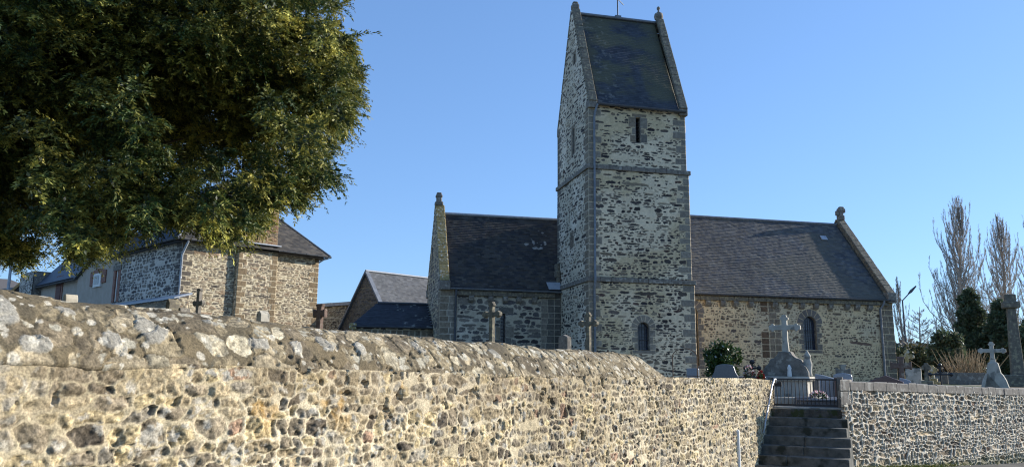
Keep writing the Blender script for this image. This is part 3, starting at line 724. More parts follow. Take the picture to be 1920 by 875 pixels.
# ---- nave (right arm)
gn = Geo()
VN, ZN, ZNR, UN0, UN1 = 2.75, 5.30, 9.80, 2.45, 17.32
W = UN1 - 4.86; H = ZN - 1.0; x0 = 4.86
rects = []; z = 0; cq = lin(140, 126, 108) * .8
while z < H - .02:
    h = min(r1.uniform(.27, .36), H - z); k = r1.random()
    rects += [(W - .78, W - .3 - .3 * k, z, z + h, cq), (W - .3 - .3 * k, W, z, z + h, cq * .93)]
    rects += [(10.2 - x0, 10.42 - x0 + .1 * k, z, z + h, cq), (10.42 - x0 + .1 * k, 10.75 - x0 + .1 * k, z, z + h, cq * .95)] if k > .35 else [(10.2 - x0, 10.62 - x0, z, z + h, cq)]
    if k > .5: rects.append((9.75 - x0, 10.17 - x0, z, z + h, lin(118, 96, 76) * .8))
    z += h
WN = (12.45, 2.70, 4.0, .36); WH = (6.05, 1.9, 4.35, .36)
for w_ in (WN, WH): rects += arch_blocks(w_[0] - x0, w_[1] - 1.0, w_[2] - 1.0, w_[3], lin(134, 124, 112) * .8, r1)
X, Y, Hh, C = masonry(W, H, .022, st_nave, 81, rects)
keep = np.ones(X.shape, bool)
for w_ in (WN, WH):
    voussoirs(X, Y, Hh, C, w_[0] - x0, w_[2] - 1.0, w_[3], .36, lin(128, 120, 112) * .8, st_nave['mortar'], 7, 5)
    keep &= ~arch_inside(X, Y, w_[0] - x0, w_[1] - 1.0, w_[2] - 1.0, w_[3] + .012)
sheet(gn, X, Y, Hh, C, cp(x0, VN, 1.0), U, Z3, keep)
hN = 6.2 - VN; kN = (ZNR - ZN) / (hN + .18)
def gable_keep(X, Y): return (Y - (ZN - 1.0)) < (hN - np.abs(X - hN)) * kN + .25
face_masonry(gn, cp(UN1, VN, 1.0), V, 2 * hN, ZNR + .4 - 1, st_nave, 82, quoins(0, 1, 0, H, cq, r1), res=.04, keepf=gable_keep)
face_masonry(gn, cp(UN1, VN + 2 * hN, 1.0), -U, UN1 - UN0, H, st_nave, 83, res=.08)
face_masonry(gn, cp(UN0, VN + 2 * hN, 1.0), -V, 2 * hN, ZNR + .3 - 1, st_nave, 84, res=.06, keepf=gable_keep)
nave = gn.build('nave', church, loc=cp(10, VN, 1.0))
arch_window('arched_window', nave, *WN, VN)
arch_window('arched_window', nave, *WH, VN)
pn = math.atan2(ZNR - ZN, hN + .18); L = math.hypot(ZNR - ZN, hN + .18)
g = Geo()
PALN = [lin(96, 97, 98), lin(105, 105, 103), lin(87, 89, 92), lin(110, 107, 100), lin(80, 83, 88), lin(98, 96, 92)]
def moss_nave(X, Y, row, colu, C, seed):
    w = sstep(.5, .66, fbm(X, Y, .5, 4, seed + 70)) * .55
    C = C * (1 - w[..., None]) + lin(94, 91, 80) * w[..., None]
    w = sstep(2.0, .0, X - 2.2) * sstep(2.4, 0, Y) * sstep(.42, .6, fbm(X, Y, 1.2, 3, seed + 71))
    return C * (1 - .6 * w[..., None]) + lin(110, 98, 70) * .6 * w[..., None]
WRN = UN1 - .42 - UN0 - .3
X, Y, Hh, C = slates(WRN, L, .04, .02, .118, .21, 85, PALN, moss_nave, .02)
sheet(g, X, Y, Hh, C, cp(UN0 + .3, VN - .18, ZN), U, V * math.cos(pn) + Z3 * math.sin(pn), mat='slate_dull', keep=~((X < 4.86 - UN0 - .3) & (VN - .18 + Y * math.cos(pn) < VT)))
X, Y, Hh, C = slates(WRN, L, .1, .06, .118, .21, 86, PALN)
sheet(g, X, Y, Hh, C, cp(UN1 - .42, VN + 2 * hN + .18, ZN), -U, -V * math.cos(pn) + Z3 * math.sin(pn), mat='slate_dull')
g.tube([cp(UN0 + .3, 6.2, ZNR + .03), cp(UN1 - .42, 6.2, ZNR + .03)], .08, 'zinc', 8)
o = cp(15.45, VN - .18, ZN) + (V * math.cos(pn) + Z3 * math.sin(pn)) * 4.55 + (Z3 * math.cos(pn) - V * math.sin(pn)) * .05
g.box(o, (.36, .3, .05), 'zinc_pale', np.array([U, V * math.cos(pn) + Z3 * math.sin(pn), Z3 * math.cos(pn) - V * math.sin(pn)]))
g.build('roof', nave, loc=cp(10, VN, ZN))
g = Geo(); kn = Z3 * math.cos(pn) - V * math.sin(pn); kb = Z3 * math.cos(pn) + V * math.sin(pn)
for ug in (UN1 - .19, UN0 + .17):
    g = Geo()
    rise = .30 if ug > 5 else .16
    for c0, kk in ((VN - .15, kn), (VN + 2 * hN + .15, kb)):
        blocks(g, cp(ug, c0, ZN + rise - .0), cp(ug, 6.2, ZNR + rise), 13, U * .46, kk * .10, 'granite_lichen', r1)
    g.prism([(VN - .1, ZN - .1), (VN - .1, ZN + rise), (6.2, ZNR + rise), (VN + 2 * hN + .1, ZN + rise), (VN + 2 * hN + .1, ZN - .1), (6.2, ZNR - .2)], ug - .18, ug + .17, 'granite_lichen', np.array([V, U, Z3]), CO)
    for vv in (VN - .05, VN + 2 * hN + .05): g.box(cp(ug, vv, ZN + .1), (.5, .46, .52), 'granite', FR)
    g.build('gable_coping', nave, loc=cp(ug, 6.2, ZN), bevel=.025)
g = Geo(); o = cp(UN1 - .16, 6.15, ZNR + .32)
g.box(o + Z3 * .1, (.34, .34, .3), 'granite', FR); g.box(o + Z3 * .3, (.26, .26, .24), 'granite', FR)
g.box(o + Z3 * .52 + U * .05, (.46, .24, .26), 'granite', FR); g.box(o + Z3 * .68 + U * .06, (.3, .22, .14), 'granite', FR); g.box(o + Z3 * .36 - U * .22, (.16, .2, .3), 'granite', FR)
g.build('finial', nave, loc=o, bevel=.06)
gutter('gutter', nave, cp(4.9, VN - .25, ZN + .0), cp(UN1 - .1, VN - .25, ZN - .02), 'pipe_dark', .075)
g = Geo(); blocks(g, cp(4.88, VN - .06, ZN - .30), cp(UN1 - .3, VN - .06, ZN - .30), 14, V * .18, Z3 * .2, 'granite_lichen', r1)
g.build('cornice', nave, loc=cp(10, VN, ZN - .3), bevel=.02)
for u in (5.6, 6.912, 7.7, 8.382, 9.214, 10.5, 11.317, 12.031, 12.811, 13.629, 14.579, 15.166, 15.914): corbel(nave, u, VN, ZN - .31, .26)
downpipe('downpipe', nave, [cp(16.62, VN - .25, ZN - .06), cp(16.62, VN - .24, ZN - .2), cp(16.5, VN - .08, ZN - .5), cp(16.5, VN - .08, 1.0)], .06, 'zinc', 4)

# ---- sacristy lean-to at the chancel's end
gs = Geo()
V0s, ZSe, ZSr = 6.05, 3.58, 4.84
X, Y, Hh, C = masonry(3.75, ZSe - 1.0, .028, st_chancel, 91, [(k * .29, k * .29 + .27, ZSe - 1.42, ZSe - 1.14, GREYB) for k in range(13)])
sheet(gs, X, Y, Hh, C, cp(UC0 - 3.75, V0s, 1.0), U, Z3)
face_masonry(gs, cp(UC0 - 3.75, V0s + 4.0, 1.0), -V, 4.0, ZSe - 1.0, st_chancel, 92, res=.05)
sac = gs.build('sacristy', church, loc=cp(UC0 - 2, V0s, 1.0))
g = Geo(); run = 2.0; ps = math.atan2(ZSr - ZSe, run + .15); L = math.hypot(ZSr - ZSe, run + .15)
X, Y, Hh, C = slates(3.95, L, .05, .026, .12, .22, 93, [lin(46, 48, 54), lin(54, 56, 62), lin(40, 42, 47)])
w = sstep(.69, .73, fbm(X, Y, 5, 3, 98)) * (X > 2.3)
C = C * (1 - w[..., None]) + lin(150, 150, 140) * .6 * w[..., None]
sheet(g, X, Y, Hh, C, cp(UC0 - 3.9, V0s - .15, ZSe), U, V * math.cos(ps) + Z3 * math.sin(ps), keep=X > Y * .55 * .98 - .02, mat='slate')
# hip end and back plane
a, b, c = cp(UC0 - 3.9, V0s - .15, ZSe), cp(UC0 - 3.9, V0s + 4.15, ZSe), cp(UC0 - 3.9 + L * .55, V0s - .15 + run + .15, ZSr)
g.poly([a, c, b], 'slate', lin(50, 52, 58)); d = cp(UC0, V0s + 4.15, ZSe); e = cp(UC0, V0s + 2, ZSr); g.poly([b, c, e, d], 'slate', lin(50, 52, 58))
g.tube([c + Z3 * .03, e + Z3 * .03], .06, 'pipe_dark', 8)
for k in range(9):                                              # lead soakers stepping down against the gable
    q = (k + .5) / 9; p = cp(UC0 - .05, V0s - .1 + q * (run + .1), ZSe + .1 + q * (ZSr - ZSe)); g.box(p, (.09, .16, .06), 'zinc', FR)
g.build('roof', sac, loc=cp(UC0 - 2, V0s, ZSe))
gutter('gutter', sac, cp(UC0 - 3.8, V0s - .2, ZSe), cp(UC0 - .02, V0s - .2, ZSe - .01), 'pipe_dark', .065)
g = Geo(); g.box(cp(UC0 - 3.78, V0s - .1, ZSe - .02), (.34, .3, .3), 'granite_ochre', FR); g.build('kneeler_stone', sac, loc=cp(UC0 - 3.78, V0s, ZSe), bevel=.04)

# ================================================================== NEAR RUBBLE WALL with rounded coping
def near_wall():
    LB = 3.2 + 12.49; LT = LB + 2.45
    res = .0075
    Hc0 = .26; arc = .52; back = .5
    zt = lambda L: np.interp(L, [0, 3.2, 4.67, 6.2, 7.85, 10.5, LB, LT], [1.645, 1.635, 1.61, 1.58, 1.56, 1.535, 1.50, 1.44])       # coping springing height
    L_end = 11.65                                                                                       # coping stops here
    Hface = 1.78
    r = np.random.default_rng(5)
    st = dict(rh=.074, rw=.092, hj=.30, wj=.42, thr=(.92, 1.5), skip=.03, p=2.3, warp=(.05, 8), gap=.105, soft=.006, hs=.017, hm=.008, sn=.012, mn=.016, tilt=.11, rot=.16, fine=1.0, fh=1.0, facet=.19, smear=.28,
              nf=26, cn=.45, lichen=(.64, lin(190, 182, 164) * .75), lf=15,
              pal=[(lin(142, 127, 100), 4), (lin(158, 142, 112), 4), (lin(126, 114, 94), 4), (lin(136, 127, 110), 2), (lin(176, 158, 120), 3), (lin(140, 114, 92), .4), (lin(98, 88, 74), 2)],
              mortar=lin(222, 206, 172) * .84, mortar2=lin(198, 182, 148) * .78, m2f=.8)
    X, Y, Hh, C = masonry(LT, Hface, res, st, 101)                 # Y measured up from springing - Hface
    # grey, weathered band with buried stones under the coping, patchy further down
    n = fbm(X, Y, 1.6, 4, 201); dz = Hface - Y
    w = sstep(.50, .22, dz * 1.9 + (n - .5) * 1.5 + np.clip(X - 8, 0, 9) * .12)
    w = np.maximum(w, .7 * sstep(.58, .68, fbm(X, Y, .9, 4, 203)) * (X < 8))
    grey = lin(128, 112, 86) * (0.65 + .7 * fbm(X, Y, 16, 4, 202)[..., None])
    C = C * (1 - .4 * w[..., None]) + grey * .4 * w[..., None]
    cav = sstep(.70, .76, fbm(X, Y, 13, 3, 205)) * w
    Hh = Hh * (1 - .45 * w) - .03 * cav
    ylw = sstep(.74, .78, fbm(X, Y, 3.2, 4, 206)) * sstep(.5, .1, dz) * (X < 6)
    C = C * (1 - .7 * ylw[..., None]) + lin(176, 136, 66) * .7 * ylw[..., None]
    # coping
    st2 = dict(rh=.19, rw=.10, hj=.35, wj=.5, thr=(.8, 1.5), skip=.10, p=2.2, warp=(.06, 9), gap=.03, soft=.010, hs=.003, hm=.006, sn=.005, mn=.010, tilt=.05, rot=.14, lean=-.42, fine=.6, fh=.30, crack=.6,
               nf=20, cn=.7, pal=[(lin(124, 112, 88), 4), (lin(142, 129, 104), 4), (lin(106, 95, 76), 4), (lin(160, 149, 124), 2)],
               mortar=lin(122, 108, 82) * .85, mortar2=lin(104, 94, 74) * .8, m2f=1.2, lichen=(.635, lin(182, 174, 152) * .72), lf=15)
    X2, Y2, H2, C2 = masonry(LT, arc + back, res, st2, 111)
    n4 = fbm(X2, Y2, 14, 3, 117)
    for (cx, cy, a, b, ro) in ((4.02, .24, .085, .115, .5), (3.42, .10, .09, .05, .1), (3.30, .27, .08, .12, .2), (4.72, .17, .10, .055, -.1), (5.02, .17, .05, .06, 0), (5.3, .25, .05, .09, .3), (5.62, .2, .05, .08, .2), (3.62, .33, .06, .04, .3), (6.3, .25, .06, .09, .6), (7.4, .25, .05, .1, .7), (4.45, .33, .07, .03, 0), (3.8, .16, .05, .06, 0)):
        dx = X2 - cx; dy = Y2 - cy; c, s = math.cos(ro), math.sin(ro)
        d = ((np.abs(dx * c + dy * s) / (a * .85)) ** 3 + (np.abs(-dx * s + dy * c) / (b * .85)) ** 3) ** (1 / 3) + .9 * (fbm(X2, Y2, 14, 4, 119) - .5)
        m = sstep(1.0, .9, d)
        C2 = C2 * (1 - m[..., None]) + lin(184, 177, 160) * (.34 + .5 * n4[..., None]) * m[..., None]
        H2 = H2 + m * .009 * (1 + dx * 3)
    sp = np.zeros(X2.shape)                                        # small white lichen rosettes
    for k in range(420):
        cx, cy, q = r.uniform(2.6, 14), r.uniform(.0, arc + .1), abs(r.normal(0, .014)) + .006
        i0, i1 = int((cx - .05) / res), int((cx + .05) / res); j0, j1 = max(0, int((cy - .05) / res)), int((cy + .05) / res)
        if i0 < 0: continue
        sl_ = np.s_[j0:j1, i0:i1]
        sp[sl_] = np.maximum(sp[sl_], sstep(q, q * .75, np.hypot(X2[sl_] - cx, Y2[sl_] - cy) + .008 * (n4[sl_] - .5)))
    C2 = C2 * (1 - .65 * sp[..., None]) + lin(212, 204, 184) * .65 * (.7 + .5 * n4[..., None]) * sp[..., None]
    for k in range(150):                                           # pits where stones have dropped out
        cx, cy, q = r.uniform(2.6, 14.3), abs(r.normal(.06, .12)), r.uniform(.008, .024)
        i0, i1 = int((cx - .06) / res), int((cx + .06) / res); j0, j1 = max(0, int((cy - .06) / res)), int((cy + .06) / res)
        if i0 < 0 or j1 <= j0: continue
        sl_ = np.s_[j0:j1, i0:i1]
        m = sstep(q * 1.3, q * .5, np.hypot((X2[sl_] - cx), (Y2[sl_] - cy) * 1.4) + .012 * (n4[sl_] - .5)); H2[sl_] -= .022 * m
    def path(L):
        L = np.asarray(L, float)
        P = W0 + np.minimum(L, LB)[..., None] * DW + np.maximum(L - LB, 0)[..., None] * SA
        wob = .05 * (fbm(L, L * 0 + .5, .35, 2, 3) - .5)
        nd = np.where((L < LB)[..., None], np.array([DW[1], -DW[0]]), np.array([SA[1], -SA[0]]))
        return P + nd * wob[..., None], nd
    # base surfaces
    P, nd = path(X)
    zc = zt(X)
    body = np.concatenate([P, (zc - Hface + Y)[..., None]], -1)
    nrm = np.concatenate([nd, np.zeros(X.shape + (1,))], -1)
    bulge = .05 * (fbm(X, Y, .8, 3, 211) - .5)
    vis = body + nrm * (Hh + bulge)[..., None]
    P2, nd2 = path(X2); zc2 = zt(X2) + .05 * (fbm(X2, X2 * 0 + .3, 3.0, 3, 29) - .5) - .03
    k = sstep(L_end + .05, L_end - .75, X2)                        # hipped end of the coping
    k = np.sqrt(np.clip(k, 0, 1)) * .97 + .03
    t = np.clip(Y2 / arc, 0, 1); tb = np.clip((Y2 - arc) / back, 0, 1)
    D = .34
    hgt = np.interp(X2, [3.2, 4.7, 11], [.345, .318, .298]) * (1 + .05 * (fbm(X2, X2 * 0, .5, 2, 9) - .5)) * k
    hh = hgt * (1 - (1 - t) ** 1.65) * (1 - tb ** 2.2); dd = -.012 * k * (1 + 2.5 * (fbm(X2, Y2, 2.2, 3, 19) - .5)) + D * t ** 1.15 + .34 * tb
    base2 = np.concatenate([P2 - nd2 * dd[..., None], (zc2 + hh)[..., None]], -1)
    gx_ = np.gradient(base2, axis=1); gy_ = np.gradient(base2, axis=0)
    n2 = np.cross(gx_, gy_); n2 /= np.linalg.norm(n2, axis=-1)[..., None] + 1e-9
    H2 = H2 * (.35 + .65 * k); H2[0, :] = -.035; H2[1, :] = np.minimum(H2[1, :], -.01)
    cop = base2 + n2 * H2[..., None]
    def grid(name, Pq, Cq, parent, m):
        g = Geo(); ny, nx = Pq.shape[:2]; idx = np.arange(nx * ny).reshape(ny, nx)
        q = np.stack([idx[:-1, :-1], idx[:-1, 1:], idx[1:, 1:], idx[1:, :-1]], -1).reshape(-1, 4)
        g.add(Pq.reshape(-1, 3), q, m, Cq.reshape(-1, 3), True)
        return g, name, parent
    root = empty('rubble_wall', (W0[0] + DW[0] * 7, W0[1] + DW[1] * 7, -.1), 'long brown rubble stone wall with rounded lichen spotted coping across the foreground', 'stone wall')
    g, _, _ = grid('wall_face', vis, np.clip(C, .006, .85), root, 'masonry_near')
    # rear face and ends
    Ls = np.linspace(0, LT, 40); Pp, nn = path(Ls); zz = zt(Ls)
    back_t = np.stack([Pp[:, 0] - nn[:, 0] * .64, Pp[:, 1] - nn[:, 1] * .64, zz - .01], 1); back_b = back_t.copy(); back_b[:, 2] = -.3
    g.quadstrip(back_t, back_b, 'masonry_near', col=lin(140, 124, 98) * .8)
    for i in (0, -1):
        f0 = np.array([Pp[i, 0] - nn[i, 0] * .02, Pp[i, 1] - nn[i, 1] * .02]); b0 = back_t[i]
        g.poly([[f0[0], f0[1], -.3], [f0[0], f0[1], zz[i]], [b0[0], b0[1], zz[i]], [b0[0], b0[1], -.3]], 'masonry_near', lin(140, 124, 98) * .8)
    g.build('wall_face', root, loc=root.location)
    g, _, _ = grid('coping', cop, np.clip(C2, .006, .85), root, 'masonry_near')
    g.build('coping', root, loc=root.location)
near_wall()

# ================================================================== RIGHT WALL with proud white pointing, pier and coping
def right_wall():
    L = 26.0; H = 2.15; res = .0135
    st = dict(rh=.085, rw=.125, hj=.42, wj=.55, thr=(1.0, 1.6), skip=0, p=2.2, warp=(.10, 4.5), gap=.15, soft=.010, hs=.0, hm=.030, fine=.6, smear=.35, sn=.020, mn=.016, tilt=.10, rot=.08, nf=24, cn=.6,
              pal=[(lin(142, 126, 104), 4), (lin(156, 138, 112), 3), (lin(116, 104, 90), 3), (lin(168, 148, 116), 2), (lin(124, 100, 80), 1)],
              mortar=lin(234, 221, 196) * .86)
    X, Y, Hh, C = masonry(L, H, res, st, 131)
    zt = np.interp(X, [0, 3, 7, 11], [1.34, 1.27, 1.17, 1.08]); zb = -.8
    z = zb + (zt - zb) * Y / H
    grn = sstep(.18, .02, z - (-.0354 * (PR[0] + X * DR[0])) + .3 * (fbm(X, Y, 4, 3, 5) - .5))
    C = C * (1 - .5 * grn[..., None]) + lin(96, 100, 60) * .5 * grn[..., None]
    nrm = np.array([DR[1], -DR[0], 0])
    Hh[:, 0] = -.02; Hh[:, -1] = -.02
    P = np.concatenate([PR + X[..., None] * DR, z[..., None]], -1) + nrm * (Hh + .03 * (fbm(X, Y, .7, 2, 8) - .5))[..., None]
    root = empty('pointed_stone_wall', (PR[0] + DR[0] * 3, PR[1] + DR[1] * 3, -.25), 'low dark stone wall with raised white pointing right of the steps', 'stone wall')
    g = Geo(); ny, nx = X.shape; idx = np.arange(nx * ny).reshape(ny, nx)
    q = np.stack([idx[:-1, :-1], idx[:-1, 1:], idx[1:, 1:], idx[1:, :-1]], -1).reshape(-1, 4)
    g.add(P.reshape(-1, 3), q, 'masonry_near', C.reshape(-1, 3), True)
    pr = np.array([PR[0], PR[1], 0]); d3 = np.array([DR[0], DR[1], 0]); 
    # side of the wall along the steps (in shade), then rear
    Ls = 1.75; Xs, Ys, Hs, Cs = masonry(Ls, 2.0, .014, st, 132)
    Hs[:, -1] = -.02; Hs[:, 0] = -.02
    a3 = np.array([SA[0], SA[1], 0])
    sheet(g, Xs, Ys, Hs, Cs, pr + a3 * Ls + Z3 * -.6, -a3, Z3, mat='masonry_near')
    b0 = pr + a3 * 1.0; g.poly([b0 + Z3 * -.5, b0 + Z3 * 1.3, b0 + d3 * L + Z3 * 1.0, b0 + d3 * L + Z3 * -1.2], 'masonry_near', lin(110, 98, 84))
    g.build('wall_face', root, loc=root.location)
    g = Geo(); r = np.random.default_rng(9); Ltop = np.linspace(.34, L, 15); n_each = 4
    for a, b in zip(Ltop[:-1], Ltop[1:]):
        za, zb_ = np.interp([a, b], [0, 3, 7, 11], [1.28, 1.21, 1.11, 1.02])
        blocks(g, pr + d3 * a + Z3 * za + a3 * .42, pr + d3 * b + Z3 * zb_ + a3 * .42, n_each, a3 * .98, Z3 * .17, 'granite', r, .006, .02)
    g.build('coping', root, loc=root.location, bevel=.014)
    g = Geo(); blocks(g, pr + d3 * .15 + Z3 * 1.0 - a3 * .06, pr + d3 * .15 + Z3 * 1.485 - a3 * .06, 2, d3 * .36, a3 * .62, 'granite', r)
    g.build('pier', root, loc=root.location, bevel=.015)
right_wall()

# ================================================================== STEPS, GATE, HANDRAIL
FS = np.array([[SS[0], SS[1], 0], [SA[0], SA[1], 0], [0, 0, 1]])      # x along step, y up the flight
O3 = np.array([B_[0], B_[1], 0])
steps = empty('stone_steps', O3 + np.array([.8, .2, -.15]), 'flight of worn grey stone steps climbing to the iron gate', 'steps')
rs = np.random.default_rng(4)
NST = 7
for k in range(NST):
    g = Geo(); y0 = .05 + .33 * k; z1 = -.15 + .15 * (k + 1); w = 1.52 if k < 4 else 1.44
    y1 = y0 + .36 if k < NST - 1 else y0 + .5
    cuts = [0.0, rs.uniform(.3, .5) * w, w] if k < 4 else [0.0, w]
    for a, b in zip(cuts[:-1], cuts[1:]):
        g.hexa([np.array(p) @ FS + O3 for p in ((a + .002, y0, -.4), (b - .002, y0, -.4), (b - .002, y1, -.4), (a + .002, y1, -.4), (a + .002, y0 + rs.normal(0, .006), z1), (b - .002, y0 + rs.normal(0, .006), z1 + rs.normal(0, .004)), (b - .002, y1, z1), (a + .002, y1, z1))], 'concrete' if k < NST - 1 else 'mossy')
    g.build('step', steps, loc=np.array([.7, y0, z1]) @ FS + O3, bevel=.014)
g = Geo(); g.hexa([np.array(p) @ FS + O3 for p in ((.0, 2.33, .0), (1.5, 2.33, .0), (1.5, 3.3, .0), (.0, 3.3, .0), (.0, 2.33, .93), (1.5, 2.33, .93), (1.5, 3.3, .90), (.0, 3.3, .90))], 'limestone')
g.build('threshold', steps, loc=np.array([.7, 2.5, .9]) @ FS + O3, bevel=.012)
gate = empty('iron_gate', np.array([.6, 2.45, .96]) @ FS + O3, 'low black wrought iron gate with thin upright bars at the top of the steps', 'gate')
GX0, GX1, GY, GZ0, GZ1 = .02, 1.24, 2.46, .965, 1.47
def gp(x, y, z): return np.array([x, y, z]) @ FS + O3
g = Geo()
g.box(gp((GX0 + GX1) / 2, GY, GZ1), (GX1 - GX0, .03, .03), 'iron', FS); g.box(gp((GX0 + GX1) / 2, GY, GZ0), (GX1 - GX0, .03, .035), 'iron', FS)
for x in (GX0, GX1): g.box(gp(x, GY, (GZ0 + GZ1) / 2), (.04, .04, GZ1 - GZ0 + .06), 'iron', FS)
g.box(gp(GX0 + .1, GY + .02, GZ1 - .1), (.14, .05, .09), 'iron', FS)
g.build('frame', gate, loc=gate.location)
for k in range(1, 17):
    g = Geo(); x = GX0 + (GX1 - GX0) * k / 17
    g.tube([gp(x, GY, GZ0), gp(x, GY, GZ1)], .0075, 'iron', 6); g.build('bar', gate, loc=gp(x, GY, GZ0))
for c_, s_ in ((gp(-.02, GY + .05, 1.2), (.1, .1, .6)), (gp(1.29, GY + .02, 1.15), (.1, .14, .75))):
    g = Geo(); g.box(c_, s_, 'granite', FS); g.build('gate_post', gate, loc=c_)
hr = empty('handrail', gp(.08, .9, .3), 'slim pale metal handrail sloping down beside the steps', 'handrail')
g = Geo()
g.tube([gp(.10, 2.35, 1.40), gp(.10, 2.30, 1.47), gp(.09, 2.2, 1.47), gp(.07, 1.98, 1.34), gp(.06, 1.0, .66), gp(.06, .95, .60), gp(.04, .95, .5)], .019, 'iron_grey', 8); g.build('rail', hr, loc=hr.location)
for c_, d_ in ((gp(.02, 1.5, .95), gp(.065, 1.5, .99)), (gp(-.02, .95, .5), gp(.05, .95, .5))):
    g = Geo(); g.tube([c_, d_], .012, 'iron_grey', 6); g.build('bracket', hr, loc=c_)
g = Geo(); p = at(1385, 868, 13.2); g.tube([[p[0], p[1], -.2], [p[0], p[1], p[2] + .62 - .12]], .035, 'white', 10); g.lathe([(.035, 0), (.036, .02), (.02, .04), (0, .045)], [p[0], p[1], p[2] + .5], 'white', 10)
tag(g.build('marker_post', loc=[p[0], p[1], -.1]), 'short white post standing at the foot of the rubble wall', 'post')

# ================================================================== GROUND SHEETS
def ground_sheets():
    wall = [W0 - DW * 60, W0 - np.array([DW[1], -DW[0]]) * .3, B_ - np.array([DW[1], -DW[0]]) * .3, G_ - np.array([SA[1], -SA[0]]) * .25, G_ + SA * .1 + SS * 1.6, PR + SA * .3 + SS * .1, PR - np.array([DR[1], -DR[0]]) * .22 + DR * .3, RE - np.array([DR[1], -DR[0]]) * .22, RE + DR * 300]
    def line(n):
        pts = np.array(wall); return pts
    pts = line(0)
    # road: strips from the wall line towards the near side
    g = Geo(); far = np.array([(-60 - 40, -160), (60, -160), (70, -60), (90, -60), (120, -60), (140, -60), (160, -60), (220, 0), (600, 60)], float)
    steps_ = np.concatenate([[0], np.geomspace(.02, 1, 14)])
    P = pts[:, None, :] * (1 - steps_)[None, :, None] + far[:, None, :] * steps_[None, :, None]
    z = np.array([[rz(x, y) for x, y in row] for row in P]) ; z = z - .0
    Q = np.concatenate([P, z[..., None]], -1); a, b = Q.shape[:2]; idx = np.arange(a * b).reshape(a, b)
    g.add(Q.reshape(-1, 3), np.stack([idx[:-1, :-1], idx[:-1, 1:], idx[1:, 1:], idx[1:, :-1]], -1).reshape(-1, 4), 'asphalt')
    o = g.build('road'); o['kind'] = 'structure'
    g = Geo(); farb = np.array([(-700, -100), (-600, 300), (-420, 900), (-150, 1100), (100, 1200), (300, 1200), (500, 1100), (800, 900), (1000, 300)], float)
    steps_ = np.concatenate([[0], np.geomspace(.0008, 1, 60)])
    P = pts[:, None, :] * (1 - steps_)[None, :, None] + farb[:, None, :] * steps_[None, :, None]
    z = np.array([[gz(x, y) for x, y in row] for row in P])
    Q = np.concatenate([P, z[..., None]], -1); a, b = Q.shape[:2]; idx = np.arange(a * b).reshape(a, b)
    g.add(Q.reshape(-1, 3), np.stack([idx[:-1, :-1], idx[1:, :-1], idx[1:, 1:], idx[:-1, 1:]], -1).reshape(-1, 4), 'ground')
    top = np.array([[p[0], p[1], gz(*p)] for p in pts]); low = top.copy(); low[:, 2] = -6.0
    top[-1, 2] = top[-2, 2]; g.quadstrip(top, low, 'ground')          # earth bank behind the walls
    o = g.build('cemetery_ground'); o['kind'] = 'structure'
ground_sheets()

# ================================================================== HOUSE at the left, its annex and the terrace wall
HA = rad(46); HD = np.array([math.cos(HA), math.sin(HA), 0]); HN = np.array([-math.sin(HA), math.cos(HA), 0])
H0 = at(342, 455, 38.0); H0[2] = 0
FH = np.array([HD, HN, Z3])
def hp(d, n, z): return H0 + HD * d + HN * n + Z3 * z
FHL = np.array([-HN, HD, Z3])                                        # left face: x runs towards the near corner, y inwards
house = empty('stone_house', hp(4, 4, 1.1), 'two storey coursed stone house with hipped slate roof half hidden behind the tree', 'house')
st_house = dict(rh=.08, rw=.24, hj=.3, wj=.5, thr=(.85, 1.2), skip=.02, p=2.8, warp=(.04, 6), gap=.04, soft=.016, hs=.018, hm=0, sn=.02, mn=.012, tilt=.06, rot=.03, nf=16, cn=.5, hq=.02,
                pal=[(lin(136, 122, 102), 4), (lin(120, 108, 92), 4), (lin(152, 138, 112), 3), (lin(102, 94, 84), 2), (lin(140, 120, 98), 2)], mortar=lin(222, 208, 176) * .86)
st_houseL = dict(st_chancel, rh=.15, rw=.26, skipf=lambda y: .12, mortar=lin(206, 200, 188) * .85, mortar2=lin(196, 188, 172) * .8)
ZHE = 7.78; HB = .9
rh_ = np.random.default_rng(12); HQ = lin(136, 118, 92) * .85
gh = Geo()
def hface(d0, d1, n, seed, z0=HB, z1=ZHE, rects=()):
    face_masonry(gh, hp(d0, n, z0), HD, d1 - d0, z1 - z0, st_house, seed, rects, res=.03)
hface(0, 2.86, .03, 141, rects=quoins(0, 1, 0, ZHE - HB, lin(104, 96, 86) * .85, rh_, hh=.28))
hface(5.12, 7.85, .06, 143, rects=quoins(2.73, -1, 0, ZHE - HB, HQ, rh_))
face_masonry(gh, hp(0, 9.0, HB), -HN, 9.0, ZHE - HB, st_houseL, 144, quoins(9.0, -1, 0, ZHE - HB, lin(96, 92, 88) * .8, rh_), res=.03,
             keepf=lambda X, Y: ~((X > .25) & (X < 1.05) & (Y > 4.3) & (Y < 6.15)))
gh.hexa([hp(.06, .1, HB), hp(7.8, .1, HB), hp(7.8, 9.0, HB), hp(.06, 9.0, HB), hp(.06, .1, ZHE), hp(7.8, .1, ZHE), hp(7.8, 9.0, ZHE), hp(.06, 9.0, ZHE)], 'granite')
hwall = gh.build('wall', house, loc=house.location)
g = Geo()
face_masonry(g, hp(2.86, -.20, HB), HD, 2.26, ZHE - HB, st_house, 142, quoins(0, 1, 0, ZHE - HB, HQ, rh_) + quoins(2.26, -1, 0, ZHE - HB, HQ, rh_, wl=.45), res=.03)
face_masonry(g, hp(2.86, .1, HB), -HN, .30, ZHE - HB, st_house, 145, res=.03); face_masonry(g, hp(5.12, -.20, HB), HN, .28, ZHE - HB, st_house, 146, res=.03)
brst = g.build('chimney_breast', house, loc=hp(4, -.4, HB))
